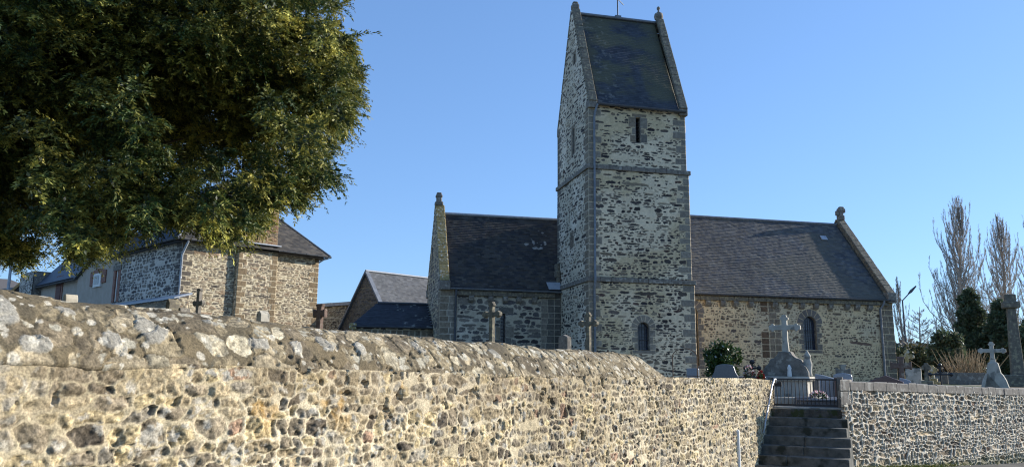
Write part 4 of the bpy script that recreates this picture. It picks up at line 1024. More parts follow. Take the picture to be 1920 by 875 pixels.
g = Geo(); X, Y, Hh, C = masonry(1.95, 3.6, .03, dict(st_house, rh=.08, rw=.22, pal=[(lin(128, 98, 76), 3), (lin(114, 86, 68), 3), (lin(138, 114, 90), 2), (lin(112, 98, 82), 2)], mortar=lin(186, 164, 128) * .7), 147)
sheet(g, X, Y, Hh, C, hp(3.05, -.30, ZHE + .32), HD, Z3)
face_masonry(g, hp(5.0, -.30, ZHE + .32), HN, 1.0, 3.6, st_house, 148, res=.05); face_masonry(g, hp(3.05, .7, ZHE + .32), -HN, 1.0, 3.6, st_house, 149, res=.05)
g.poly([hp(3.05, -.3, ZHE + 3.9), hp(5, -.3, ZHE + 3.9), hp(5, .7, ZHE + 3.9), hp(3.05, .7, ZHE + 3.9)], 'granite')
g.box(hp(4.03, -.33, ZHE + .30), (2.3, .16, .06), 'zinc_pale', FH)
g.build('chimney', house, loc=hp(4, 0, ZHE))
# hipped roof
PH = [lin(86, 82, 76), lin(78, 75, 71), lin(96, 90, 82), lin(70, 68, 66)]
def roof_plane(g, O, ux, slope, W, L, seed, keepf=None, rx=.06, ry=.03, pal=PH, m='slate_dull'):
    X, Y, Hh, C = slates(W, L, rx, ry, .12, .22, seed, pal)
    sheet(g, X, Y, Hh, C, O, ux, slope, mat=m, keep=None if keepf is None else keepf(X, Y))
g = Geo(); ov = .42; ZO = ZHE + .06; half = 3.92 + ov; rise = 4.35; ph = math.atan2(rise, half); Lr = math.hypot(rise, half)
We = 7.85 + 2 * ov
roof_plane(g, hp(-ov, -ov, ZO), HD, HN * math.cos(ph) + Z3 * math.sin(ph), We, Lr, 151, lambda X, Y: np.abs(X - We / 2) < (We / 2) * (1 - Y / Lr) + .03)
Wl = 9.0 + 2 * ov
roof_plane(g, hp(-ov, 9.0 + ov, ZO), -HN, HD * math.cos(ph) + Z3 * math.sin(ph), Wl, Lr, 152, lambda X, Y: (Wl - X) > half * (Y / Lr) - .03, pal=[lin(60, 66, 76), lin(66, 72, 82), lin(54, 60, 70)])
a, b, c, d = hp(7.85 + ov, -ov, ZO), hp(7.85 + ov, 9 + ov, ZO), hp(3.92, 9 + ov, ZO + rise), hp(3.92, -ov + half, ZO + rise)
g.poly([a, b, c, d], 'slate_dull', lin(78, 75, 71)); g.poly([hp(-ov, 9 + ov, ZO), c, b], 'slate_dull', lin(78, 75, 71))
g.poly([hp(-ov, -ov, ZO - .12), hp(-ov, 9 + ov, ZO - .12), hp(7.85 + ov, 9 + ov, ZO - .12), hp(7.85 + ov, -ov, ZO - .12)], 'pipe_dark')
g.tube([hp(-ov, -ov, ZO + .03), d + Z3 * .03], .05, 'zinc', 6); g.tube([hp(7.85 + ov, -ov, ZO + .03), d + Z3 * .03], .05, 'zinc', 6)
hroof = g.build('roof', house, loc=hp(4, 4, ZHE))
gutter('gutter', hroof, hp(-ov, -ov - .05, ZO), hp(2.95, -ov - .05, ZO - .01), 'pipe_dark', .08); gutter('gutter', hroof, hp(5.05, -ov - .05, ZO), hp(7.85 + ov, -ov - .05, ZO - .01), 'pipe_dark', .08)
gutter('gutter', hroof, hp(-ov - .05, 9 + ov, ZO), hp(-ov - .05, -ov, ZO - .01), 'pipe_dark', .08)
downpipe('downpipe', house, [hp(.1, -ov - .05, ZO - .1), hp(.05, -.3, ZO - .4), hp(.02, -.04, ZO - .75), hp(.02, -.04, HB)], .055, 'zinc_pale', 5)
g = Geo(); g.tube([hp(7.75, -.05, ZO - .35), hp(7.95, -ov, ZO - .12), hp(8.1, -ov - .05, ZO - .05)], .045, 'zinc_pale', 8); g.build('swan_neck', house, loc=hp(7.8, 0, ZO))
g = Geo()                                                          # window with brick jambs on the left face
x0 = -9.0 + .25
for s, xx in ((0, -8.80 + .0), (1, -8.02)):
    g.prism([(xx - .14, 5.2), (xx + .14, 5.2), (xx + .14, 7.05), (xx - .14, 7.05)], -.03, .12, 'brick', FHL, H0)
g.prism([(-9.0, 7.0), (-7.8, 7.0), (-7.8, 7.28), (-9.0, 7.28)], -.05, .2, 'granite', FHL, H0)
g.prism([(-8.62, 5.2), (-8.52, 5.2), (-8.52, 7.0), (-8.62, 7.0)], .05, .12, 'white', FHL, H0); g.prism([(-8.26, 5.2), (-8.16, 5.2), (-8.16, 7.0), (-8.26, 7.0)], .05, .12, 'white', FHL, H0)
g.prism([(-8.52, 5.2), (-8.26, 5.2), (-8.26, 7.0), (-8.52, 7.0)], .09, .11, 'glass', FHL, H0)
g.build('window', house, loc=hp(0, 8.4, 5.2))
# rendered annex going away to the left
g = Geo(); AO = -.0
def lp(n, z, d=0.0): return hp(d, n, z)
out1 = [(-15.3, HB), (-9.0, HB), (-9.0, 8.9), (-9.6, 9.2), (-15.0, 7.15), (-15.3, 7.1)]
g.prism(out1, .05, 5.5, 'render', FHL, H0)
out2 = [(-24.5, HB), (-15.3, HB), (-15.3, 7.2), (-24.5, 7.2)]
g.prism(out2, .5, 5.5, 'render', FHL, H0)
ann = g.build('annex', house, loc=hp(1, 15, HB))
g = Geo()
# verge roof over the near block and lean roof over the far one
def slab(p, q, r_, s, mat='slate', t=.12):
    p, q, r_, s = map(np.asarray, (p, q, r_, s)); n = np.cross(q - p, s - p); n = n / np.linalg.norm(n)
    if n[2] < 0: n = -n
    g.hexa([p, q, r_, s, p + n * t, q + n * t, r_ + n * t, s + n * t], mat, lin(66, 72, 82))
slab(lp(15.45, 7.0, -.15), lp(9.5, 9.22, -.15), lp(9.5, 9.22, 5.6), lp(15.45, 7.0, 5.6))
slab(lp(24.6, 7.15, .2), lp(15.2, 7.15, .2), lp(15.2, 10.4, 3.0), lp(24.6, 10.4, 3.0)); slab(lp(24.6, 7.15, 5.8), lp(15.2, 7.15, 5.8), lp(15.2, 10.4, 3.0), lp(24.6, 10.4, 3.0))
g.build('roof', ann, loc=hp(1, 15, 7))
gutter('gutter', ann, lp(24.6, 7.12, .15), lp(15.3, 7.1, .15), 'pipe_dark', .08)
downpipe('downpipe', ann, [lp(15.55, 7.0, .2), lp(15.5, 6.8, .3), lp(15.45, 6.5, .42), lp(15.45, HB, .42)], .07, 'pipe_dark', 3)
g = Geo()
def nz(x, y, off=0.0):
    p = hit(x, y, H0 + HD * off, HD) - H0; return float(p @ HN), float(p[2])
wa = nz(168, 537); wb = nz(199, 508); 
g.prism([(-wa[0], wa[1]), (-wb[0], wa[1] + .1), (-wb[0], wb[1] + .1), (-(wa[0] + wb[0]) / 2, wb[1] + .28), (-wa[0], wb[1] + .1)], -.02, .1, 'brick', FHL, H0)
wm = nz(179, 537); wn = nz(188, 517)
cxn = -(wa[0] + wb[0]) / 2; hw_ = abs(wa[0] - wb[0]) * .24; zc = (wa[1] + wb[1]) / 2 - .05
g.prism([(cxn - hw_, zc - .42), (cxn + hw_, zc - .42), (cxn + hw_, zc + .38), (cxn - hw_, zc + .38)], -.05, .05, 'white', FHL, H0)
g.prism([(cxn - hw_ + .12, zc - .26), (cxn + hw_ - .3, zc - .26), (cxn + hw_ - .3, zc + .26), (cxn - hw_ + .12, zc + .26)], -.062, .0, 'glass', FHL, H0)
g.build('window', ann, loc=hp(0, 12, 6.2))
da = nz(106, 560, .5); db = nz(118, 522, .5)
g = Geo(); g.prism([(-da[0] - .25, HB), (-db[0] + .25, HB), (-db[0] + .25, db[1] + .22), (-da[0] - .25, db[1] + .22)], .44, .52, 'brick', FHL, H0)
g.prism([(-da[0], HB), (-db[0], HB), (-db[0], db[1]), (-da[0], db[1])], .41, .46, 'door_red', FHL, H0)
g.build('door', ann, loc=hp(.5, 18, 5))
g = Geo(); face_masonry(g, hp(-.1, 24.6 + 3.2, HB), -HN, 3.2, 8.3 - HB, st_houseL, 155, res=.06); g.prism([(-27.8, HB), (-24.6, HB), (-24.6, 8.3), (-27.8, 8.3)], -.02, 6, 'granite', FHL, H0)
g.build('stone_gable', ann, loc=hp(0, 26, HB))
# terrace wall with slate capping in front
tw = empty('terrace_wall', hp(-1, 3, 1), 'low stone wall capped with blue slate along the stone house', 'wall')
g = Geo(); face_masonry(g, hp(-1.0, 9.5, HB), -HN, 11.7, 4.72 - HB, dict(st_house, mortar=lin(150, 140, 120) * .7), 156, res=.04); face_masonry(g, hp(-1.0, -2.2, HB), HD, .6, 4.72 - HB, st_house, 157, res=.04)
g.hexa([hp(-.95, -2.15, HB), hp(-.4, -2.15, HB), hp(-.4, 9.5, HB), hp(-.95, 9.5, HB), hp(-.95, -2.15, 4.7), hp(-.4, -2.15, 4.7), hp(-.4, 9.5, 4.7), hp(-.95, 9.5, 4.7)], 'granite')
g.build('wall_face', tw, loc=tw.location)
g = Geo(); g.hexa([hp(-1.12, -2.3, 4.72), hp(-.3, -2.3, 4.95), hp(-.3, 9.5, 4.95), hp(-1.12, 9.5, 4.72), hp(-1.12, -2.3, 4.78), hp(-.3, -2.3, 5.05), hp(-.3, 9.5, 5.05), hp(-1.12, 9.5, 4.78)], 'zinc_pale'); g.build('capping', tw, loc=tw.location)

# ================================================================== SMALL STONE BARN beyond, boundary wall between
BP = at(688, 512, 46.0); ZB = BP[2]; BP = np.array([BP[0], BP[1], 0])
def bp(d, n, z): return BP + HD * d + HN * n + Z3 * z
barn = empty('stone_barn', bp(4, 0, 1.1), 'small stone gabled barn with plain grey slate roof left of the church', 'barn')
kk = 1.30; hb = 3.6; Lb = 13
g = Geo(); face_masonry(g, bp(0, hb, .9), -HN, 2 * hb, ZB - .9, dict(st_house, mortar=lin(150, 136, 112) * .7, pal=[(lin(98, 92, 86), 3), (lin(112, 104, 96), 3), (lin(86, 80, 76), 2)]), 161, res=.035,
                        keepf=lambda X, Y: (ZB - .9 - Y) > np.abs(X - hb) * kk - .02)
face_masonry(g, bp(0, -hb, .9), HD, Lb, ZB - hb * kk - .9, st_house, 162, res=.06)
g.poly([bp(Lb, -hb, .9), bp(Lb, hb, .9), bp(Lb, hb, ZB - hb * kk), bp(Lb, 0, ZB), bp(Lb, -hb, ZB - hb * kk)], 'granite')
g.build('wall', barn, loc=barn.location)
g = Geo(); pb = math.atan(kk); Lq = (hb + .2) / math.cos(pb)
PB = [lin(104, 106, 108), lin(112, 113, 114), lin(98, 100, 103)]
for sgn, O, ux in ((-1, bp(-.12, -hb - .2, ZB + .1 - (hb + .2) * kk), HD), (1, bp(Lb + .1, hb + .2, ZB + .1 - (hb + .2) * kk), -HD)):
    roof_plane(g, O, ux, -HN * sgn * math.cos(pb) + Z3 * math.sin(pb), Lb + .2, Lq, 163, rx=.06, ry=.04, pal=PB)
for s in (-1, 1):
    g.hexa([bp(-.15, s * (hb + .2), ZB - .0 - (hb + .2) * kk), bp(.12, s * (hb + .2), ZB - (hb + .2) * kk), bp(.12, 0, ZB), bp(-.15, 0, ZB), bp(-.15, s * (hb + .2), ZB + .16 - (hb + .2) * kk), bp(.12, s * (hb + .2), ZB + .16 - (hb + .2) * kk), bp(.12, 0, ZB + .16), bp(-.15, 0, ZB + .16)], 'zinc')
g.tube([bp(-.1, 0, ZB + .15), bp(Lb, 0, ZB + .15)], .07, 'zinc_pale', 8)
g.build('roof', barn, loc=bp(4, 0, ZB))
q0 = at(590, 570, 50.0); q1 = at(668, 576, 47.5)
g = Geo(); d3 = q1 - q0; d3[2] = 0; Lw = np.linalg.norm(d3); d3 /= Lw; n3 = np.cross(d3, Z3)
face_masonry(g, np.array([q0[0], q0[1], .9]), d3, Lw + 1, q0[2] - 1.1, st_house, 165, res=.04)
g.hexa([np.array([q0[0], q0[1], .9]) - n3 * .05, np.array([q0[0], q0[1], .9]) - n3 * .05 + d3 * (Lw + 1), np.array([q0[0], q0[1], .9]) - n3 * .5 + d3 * (Lw + 1), np.array([q0[0], q0[1], .9]) - n3 * .5,
        np.array([q0[0], q0[1], q0[2] - .2]) - n3 * .05, np.array([q0[0], q0[1], q0[2] - .2]) - n3 * .05 + d3 * (Lw + 1), np.array([q0[0], q0[1], q0[2] - .2]) - n3 * .5 + d3 * (Lw + 1), np.array([q0[0], q0[1], q0[2] - .2]) - n3 * .5], 'granite')
rw = empty('garden_wall', (q0[0] + d3[0] * 2, q0[1] + d3[1] * 2, 1.0), 'stone wall with pale flat coping between house and barn', 'wall')
g.build('wall_face', rw, loc=rw.location)
g = Geo(); blocks(g, np.array([q0[0], q0[1], q0[2] - .2]) - n3 * .22, np.array([q0[0], q0[1], q0[2] - .2]) - n3 * .22 + d3 * (Lw + 1), 3, n3 * .7, Z3 * .2, 'zinc_pale', rs); g.build('coping', rw, loc=rw.location)

# far house on the left edge, its timber dormer, street lamp
def far_house():
    o = at(30, 560, 62.0); o[2] = 0
    r0 = empty('far_house', [o[0], o[1], 1], 'grey roofed house with a timber framed dormer at the far left', 'house')
    a = frame(-20); s_ = mpp(62)
    def P(x, y, z): return np.array([x, y, z]) @ a + o
    zr = at(30, 516, 62.0)[2]; ze = at(30, 553, 62.0)[2] + .2
    g = Geo(); g.hexa([P(-6, 0, .9), P(1.8, 0, .9), P(1.8, 7, .9), P(-6, 7, .9), P(-6, 0, ze), P(1.8, 0, ze), P(1.8, 7, ze), P(-6, 7, ze)], 'render'); g.build('wall', r0, loc=r0.location)
    g = Geo(); g.hexa([P(-6.3, -.4, ze - .1), P(2.3, -.4, ze - .1), P(2.3, 7.4, ze - .1), P(-6.3, 7.4, ze - .1), P(-6.3, 3.4, zr), P(-1.4, 3.4, zr), P(-1.4, 3.6, zr), P(-6.3, 3.6, zr)], 'slate_dull', lin(120, 112, 104)); g.build('roof', r0, loc=r0.location)
    g = Geo(); zd = at(30, 528, 62.0)[2]
    g.prism([(-.3, ze), (1.2, ze), (.45, zd)], -.6, 3, 'slate_dull', a, o, col=lin(70, 66, 62))
    g.prism([(-.45, ze - .1), (-.25, ze - .1), (.45, zd - .15), (1.15, ze - .1), (1.35, ze - .1), (.45, zd + .12)], -.75, -.6, 'wood', a, o)
    g.prism([(.38, ze), (.52, ze), (.52, zd - .1), (.38, zd - .1)], -.74, -.6, 'wood', a, o)
    g.build('dormer', r0, loc=r0.location)
far_house()
def lamp(name, x, ytop, Y, arm, label, mat, r=.05):
    p = at(x, ytop, Y); g0 = gz(p[0], p[1])
    ro = empty(name, [p[0], p[1], g0], label, 'lamp post')
    g = Geo(); g.tube([[p[0], p[1], g0 - .1], [p[0], p[1], g0 + 1.0], [p[0], p[1], p[2]]], [r * 1.5, r * 1.3, r], mat, 10); g.build('pole', ro, loc=ro.location)
    if arm:
        g = Geo(); q = p + np.array([arm[0], 0, arm[1]]); g.tube([p - Z3 * .05, q], r * .8, mat, 8); q2 = p + np.array([arm[2], 0, arm[3]]); g.tube([p - Z3 * .05, q2], r * .35, mat, 6); g.build('arm', ro, loc=p)
        g = Geo(); dd = (q - p) / np.linalg.norm(q - p); g.tube([q - dd * .7, q - dd * .35, q + dd * .25], [r * .9, r * 2.2, r * 1.0], mat, 8); g.build('lamp_head', ro, loc=q)
    else:
        g = Geo(); g.lathe([(r, 0), (r * 2.5, .05), (r * 3, .25), (r * 1.5, .4), (0, .42)], p, mat, 10); g.build('lamp_head', ro, loc=p)
    return ro
lamp('street_lamp', 24, 470, 42, None, 'pale metal lamp post under the tree at the left', 'zinc_pale', .07)
lamp('street_lamp', 1692, 562, 62, (1.0, .95, -.9, .75), 'tall dark street lamp with angled arm beyond the church gable', 'pipe_dark', .055)

# ================================================================== CEMETERY MONUMENTS
def arm_profile(x0, x1, h, style):
    """upper outline of an arm from x0 to its tip x1 (half thickness h)"""
    if style == 'trefoil':
        return [(x0, h), (x1 - 2.2 * h, h), (x1 - 2.0 * h, 1.5 * h), (x1 - 1.5 * h, 1.65 * h), (x1 - 1.05 * h, 1.45 * h), (x1 - .95 * h, 1.0 * h), (x1 - .25 * h, .95 * h), (x1, .6 * h)]
    if style == 'flared':
        return [(x0, h), (x1 - 1.0 * h, 1.25 * h), (x1, 1.7 * h)]
    if style == 'pointed':
        return [(x0, h), (x1 - 1.3 * h, 1.05 * h), (x1 - 1.2 * h, 1.7 * h), (x1 - .6 * h, 1.2 * h), (x1, .12 * h)]
    if style == 'chamfer':
        return [(x0, h), (x1 - .5 * h, h), (x1, .55 * h)]
    return [(x0, h), (x1, h)]
def cross_outline(H, zarm, span, h, hb, style):
    """Latin cross in (x,z), base at z=0; hb = half width of the shaft at its foot"""
    right = [(hb, 0), (hb * .9 + h * .1, zarm * .12), (h, zarm * .5), (h, zarm - h)]
    arm = [(x, zarm - y) for x, y in arm_profile(h, span / 2, h, style)][1:] + [(x, zarm + y) for x, y in arm_profile(h, span / 2, h, style)][::-1][:-1]
    right += arm + [(h, zarm + h)]
    top = [(y, z) for z, y in arm_profile(zarm + h, H, h, style)][1:]
    right += top
    left = [(-x, z) for x, z in right[::-1]]
    return right + left
GROUP = 'stone crosses in the churchyard'
def cross(name, x, ytop, Y, span_px, w_px, label, style='plain', yaw=38, mat='granite', arm_px=None, depth=.16, base=None, foot=1.5, cat='grave cross', hb=None, fy=1.0):
    """stone grave cross: top at photo pixel (x, ytop) at depth Y"""
    p = at(x, ytop, Y); s = mpp(Y, x, ytop); g0 = gz(p[0], p[1]); cy = math.cos(rad(yaw))
    Hh = p[2] - g0; span = span_px * s / max(.5, cy); h = w_px * s / 2 * .92; depth = 2.0 * h
    o = np.array([p[0], p[1], g0]); fr = frame(yaw)
    root = empty(name, o, label, cat)
    bh = .35 if base is None else base
    g = Geo(); g.prism(cross_outline(Hh - bh, Hh - bh - arm_px * s, span, h, h * foot, style), -depth / 2, depth / 2, mat, fr, o + Z3 * bh); g.build('cross', root, loc=o + Z3 * bh, bevel=.022)
    g = Geo(); g.box(o + Z3 * (bh * .3), (h * 7 + .1, depth * 2.6, bh * .6 + .05), mat, fr); g.box(o + Z3 * (bh * .78), (h * 4.4 + .06, depth * 1.8, bh * .5), mat, fr); g.build('pedestal', root, loc=o, bevel=.02)
    return root
cross('grave_cross', 375, 540, 17, 24, 8, 'tall grey stone cross with pointed tip in front of the stone house', 'pointed', 30, 'granite', 28, .17, .3, 2.0)
cross('grave_cross', 601, 570, 17.5, 25, 11, 'stocky reddish stone cross near the right corner of the stone house', 'flared', 25, 'redstone', 17, .2, .3, 1.2)
cross('grave_cross', 923, 565, 19, 33, 9, 'tall stone cross with trefoil arms in front of the narrow chancel window', 'trefoil', 42, 'granite_lichen', 24, .26, .35, 1.35)
cross('grave_cross', 1103, 585, 20, 32, 8.5, 'lichen grey stone cross before the left corner of the tower', 'trefoil', 42, 'granite_lichen', 21, .24, .35, 1.5)
cross('grave_cross', 1688, 668, 21, 34, 10, 'brown stone cross beside the right corner of the nave', 'flared', 20, 'redstone', 17, .2, .25, 1.25)
cross('grave_cross', 1699, 655, 27, 22, 7, 'yellow lichened cross rising behind the brown stone cross', 'trefoil', 30, 'granite_ochre', 13, .2, .4, 1.3)
cross('grave_cross', 1580, 683, 24, 26, 9, 'small dark stone cross against the nave wall under the arched window', 'flared', 12, 'granite', 13, .18, .3, 1.8)
cross('grave_cross', 1736, 680, 25, 14, 8, 'pale round headed stone cross among the low headstones', 'trefoil', 30, 'granite_lichen', 9, .2, .3, 1.3)
cross('grave_cross', 1747, 684, 27, 16, 6, 'small yellow lichened cross just left of the black iron cross', 'trefoil', 34, 'granite_ochre', 9, .2, .3, 1.3)
def small_stone(x, ytop, Y, w_px, label, yaw=35, mat='granite', top='flat', d=.22, name='grave_marker', cat='grave marker'):
    p = at(x, ytop, Y); s = mpp(Y, x, ytop); g0 = gz(p[0], p[1]); o = np.array([p[0], p[1], g0]); fr = frame(yaw); H = p[2] - g0; w = w_px * s * .8
    root = empty(name, o, label, cat)
    g = Geo()
    if top == 'cap':
        g.prism([(-w * .36, 0), (w * .36, 0), (w * .36, H * .9), (-w * .36, H * .9)], -d * .36, d * .36, mat, fr, o); g.build('shaft', root, loc=o, bevel=.01)
        g = Geo(); g.prism([(-w / 2, H * .88), (w / 2, H * .88), (w / 2, H * .96), (0, H), (-w / 2, H * .96)], -d / 2, d / 2, mat, fr, o); g.build('cap', root, loc=o, bevel=.01)
    else:
        g.prism([(-w / 2, 0), (w / 2, 0), (w / 2, H * .96), (w * .3, H), (-w * .3, H), (-w / 2, H * .96)], -d / 2, d / 2, mat, fr, o); g.build('shaft', root, loc=o, bevel=.012)
        g = Geo(); g.box(o + Z3 * .1, (w * 1.6, d * 1.8, .24), mat, fr); g.build('pedestal', root, loc=o, bevel=.012)
    return root
small_stone(133, 552, 14, 16, 'small pale stone block showing over the wall before the red door', mat='limestone')
small_stone(325, 560, 15, 15, 'slim stone pillar with a flat cap at the house corner', mat='granite_lichen', top='cap')
small_stone(346, 577, 15, 10, 'short square stone beside the capped stone pillar', mat='granite')
small_stone(494, 582, 16, 17, 'small stone with lit right side and pointed head before the house wall', mat='limestone', top='cap')
def stele(x, ytop, Y, w_px, label, top='arch', mat='polished', yaw=27, d=.14, name='headstone', plinth=True, lift=0.0):
    p = at(x, ytop, Y); s = mpp(Y, x, ytop); g0 = gz(p[0], p[1]) + lift; o = np.array([p[0], p[1], g0]); fr = frame(yaw); H = p[2] - g0
    w = w_px * s / max(.5, math.cos(rad(yaw))) * .95
    root = empty(name, o, label, 'headstone')
    if top == 'arch':
        t = np.linspace(0, np.pi, 13); out = [(-w / 2, 0), (w / 2, 0)] + [(w / 2 * math.cos(a), H - .16 * w + .16 * w * math.sin(a)) for a in t]
    elif top == 'shoulder':
        out = [(-w / 2, 0), (w / 2, 0), (w / 2, H * .72), (w * .42, H * .80), (w * .36, H * .93)] + [(w * .36 * math.cos(a), H * .93 + H * .07 * math.sin(a)) for a in np.linspace(.3, np.pi - .3, 7)] + [(-w * .36, H * .93), (-w * .42, H * .80), (-w / 2, H * .72)]
    elif top == 'gable':
        out = [(-w / 2, 0), (w / 2, 0), (w / 2, H - .2 * w), (0, H), (-w / 2, H - .2 * w)]
    elif top == 'slope':
        t = np.linspace(0, 1, 8); out = [(-w / 2, 0), (w / 2, 0)] + [(w / 2 - w * q, H - .30 * w * (1 - q) ** 1.6) for q in t]
    else:
        out = [(-w / 2, 0), (w / 2, 0), (w / 2, H), (-w / 2, H)]
    g = Geo(); g.prism(out, -d / 2, d / 2, mat, fr, o); g.build('stele', root, loc=o, bevel=.014)
    if plinth:
        g = Geo(); g.box(o + Z3 * .09, (w * 1.15, d * 2.2, .2), mat, fr); g.build('plinth', root, loc=o, bevel=.012)
        g = Geo(); g.box(o - np.array([fr[1][0], fr[1][1], 0]) * .95 + Z3 * .1, (w * .95, 1.7, .22), mat, fr); g.build('grave_slab', root, loc=o, bevel=.012)
    return root
stele(1059, 627, 21, 16, 'narrow upright stone with sunlit edge by the inner corner of the tower', 'gable', 'granite', 50, .16, plinth=False)
stele(1359, 682, 17.2, 46, 'dark grey granite headstone with stepped shoulders under the flowering bush', 'shoulder', 'polished', 22, .16)
stele(1299, 690, 19.5, 22, 'low blue grey slab stone at the foot of the tower', 'flat', 'polished_pale', 20, .14, plinth=False)
stele(1521, 707, 18.5, 26, 'small black headstone with low arched top behind the gate', 'arch', 'polished', 27, .14)
stele(1553, 701, 20.0, 42, 'blue grey headstone with a sloping crest right of the gate', 'slope', 'polished_pale', 27, .3, plinth=False)
stele(1580, 699, 21.5, 30, 'pale polished headstone with rounded crest behind the sloping blue one', 'arch', 'polished_pale', 27, .3, plinth=False)
stele(1592, 707, 19.5, 48, 'red brown headstone with long falling crest over the right wall', 'slope', 'polished_red', 27, .3, plinth=False)
stele(1660, 703, 20.0, 56, 'wide red brown headstone with peaked crest before the nave corner', 'gable', 'polished_red', 27, .3, plinth=False)
stele(1697, 708, 20.5, 18, 'small blue grey stone right of the wide red brown headstone', 'slope', 'polished_pale', 27, .3, plinth=False)
stele(1712, 690, 26.0, 24, 'cream upright stone right of the brown stone cross', 'flat', 'limestone', 30, .2, plinth=False)
stele(1764, 697, 34, 20, 'weathered low stone behind the black iron cross', 'flat', 'granite', 30, .3, plinth=False)
stele(1812, 698, 33, 56, 'long weathered grey stone in the back row before the willow shoots', 'flat', 'granite', 30, .3, plinth=False)
def iron_cross(x, ytop, Y, span, label, yaw=20):
    p = at(x, ytop, Y); s = mpp(Y, x, ytop); g0 = gz(p[0], p[1]); o = np.array([p[0], p[1], g0]); fr = frame(yaw); H = p[2] - g0; w = span * s / 2
    root = empty('iron_grave_cross', o, label, 'grave cross')
    g = Geo(); za = H - w * .95; r = .022
    g.tube([o, o + Z3 * H], r, 'iron', 8); g.tube([o + Z3 * za - fr[0] * w, o + Z3 * za + fr[0] * w], r, 'iron', 8)
    for c in (o + Z3 * H, o + Z3 * za - fr[0] * w, o + Z3 * za + fr[0] * w): g.lathe([(0, -.06), (.05, -.03), (.055, 0), (.05, .03), (0, .06)], c, 'iron', 10)
    for sx in (-1, 1):
        g.tube([o + Z3 * (za + .04) + fr[0] * sx * .3 * w * math.sin(a) + Z3 * .3 * w * (1 - math.cos(a)) for a in np.linspace(0, 3.6, 12)], .012, 'iron', 6)
    g.build('cross', root, loc=o)
    g = Geo(); g.box(o + Z3 * .12, (.4, .35, .3), 'granite', fr); g.build('pedestal', root, loc=o, bevel=.015)
iron_cross(1410, 678, 18.0, 24, 'small black iron cross right of the flowering bush')
iron_cross(1762, 684, 22, 36, 'black iron cross with ball ends among the headstones at the right', 15)
# the cross monument behind the gate
def monument():
    Y = 18.2; p = at(1470, 590, Y); s = mpp(Y, 1470, 650); o = np.array([p[0], p[1], gz(p[0], p[1]) - .05]); H = p[2] - o[2]; fr = frame(28)
    root = empty('cross_monument', o, 'large granite grave monument topped by a budded cross right behind the gate', 'monument')
    zf = lambda y: (at(1470, y, Y)[2] - o[2])
    g = Geo(); g.box(o + Z3 * .1 - fr[1] * .3, (1.5, 1.7, .3), 'limestone', fr); g.build('step', root, loc=o, bevel=.02)
    g = Geo(); g.box(o + Z3 * (zf(712) * .5 + .1), (.98, .85, zf(712) - .1), 'limestone', fr); g.box(o + Z3 * (zf(709)), (1.1, .96, .1), 'limestone', fr); g.build('plinth', root, loc=o, bevel=.02)
    z0, z1 = zf(706), zf(662)
    a = .50
    hz = z1 - z0; out = [(-a, z0), (a, z0), (a, z0 + .2 * hz), (a * .9, z0 + .42 * hz), (a * .74, z0 + .56 * hz), (a * .66, z0 + .74 * hz), (a * .48, z0 + .80 * hz), (a * .34, z0 + .92 * hz), (.13, z1 + .04), (-.13, z1 + .04)]
    out += [(-x, z) for x, z in out[2:8][::-1]]
    g = Geo(); g.prism(out, -.22, .22, 'granite', fr, o)
    for sx in (1,): g.lathe([(.0, 0), (.1, .02), (.085, .12), (.11, .3), (.07, .42), (.09, .47), (.0, .62)], o + fr[0] * sx * .46 + Z3 * (z0), 'limestone', 10)
    g.build('pediment', root, loc=o + Z3 * z0, bevel=.02)
    g = Geo(); g.prism(cross_outline(H - z1, H - z1 - 24 * s, 50 * s / .88, .058, .075, 'trefoil'), -.062, .062, 'limestone', fr, o + Z3 * z1); g.build('cross', root, loc=o + Z3 * z1, bevel=.02)
    g = Geo(); q = o - fr[1] * .30 + fr[0] * .1 + Z3 * z0; g.lathe([(.045, 0), (.055, .05), (.04, .16), (.05, .2), (.02, .27), (0, .28)], q, 'white', 10)
    tag(g.build('figurine', loc=q), 'tiny white figurine standing on the ledge of the cross monument', 'figurine')
monument()
def white_monument():
    Y = 22.5; x = 1858; p = at(x, 640, Y); s = mpp(Y, x, 690); o = np.array([p[0], p[1], gz(p[0], p[1])]); H = p[2] - o[2]; fr = frame(34)
    root = empty('cross_monument', o, 'pale stone cross monument on a curved tapering base at the far right', 'monument')
    z1 = at(x, 682, Y)[2] - o[2]; a = 22 * s
    g = Geo(); out = [(-a, 0), (a, 0), (a, z1 * .30), (a * .86, z1 * .5), (a * .66, z1 * .66), (a * .52, z1 * .72), (a * .44, z1 * .9), (.12, z1 + .05)]
    g.prism(out + [(-q, z) for q, z in out[::-1]], -.2, .2, 'limestone', fr, o); g.build('pedestal', root, loc=o, bevel=.03)
    g = Geo(); g.prism(cross_outline(H - z1, H - z1 - 17 * s, 38 * s / .83, .052, .085, 'trefoil'), -.055, .055, 'limestone', fr, o + Z3 * z1); g.build('cross', root, loc=o + Z3 * z1, bevel=.02)
white_monument()
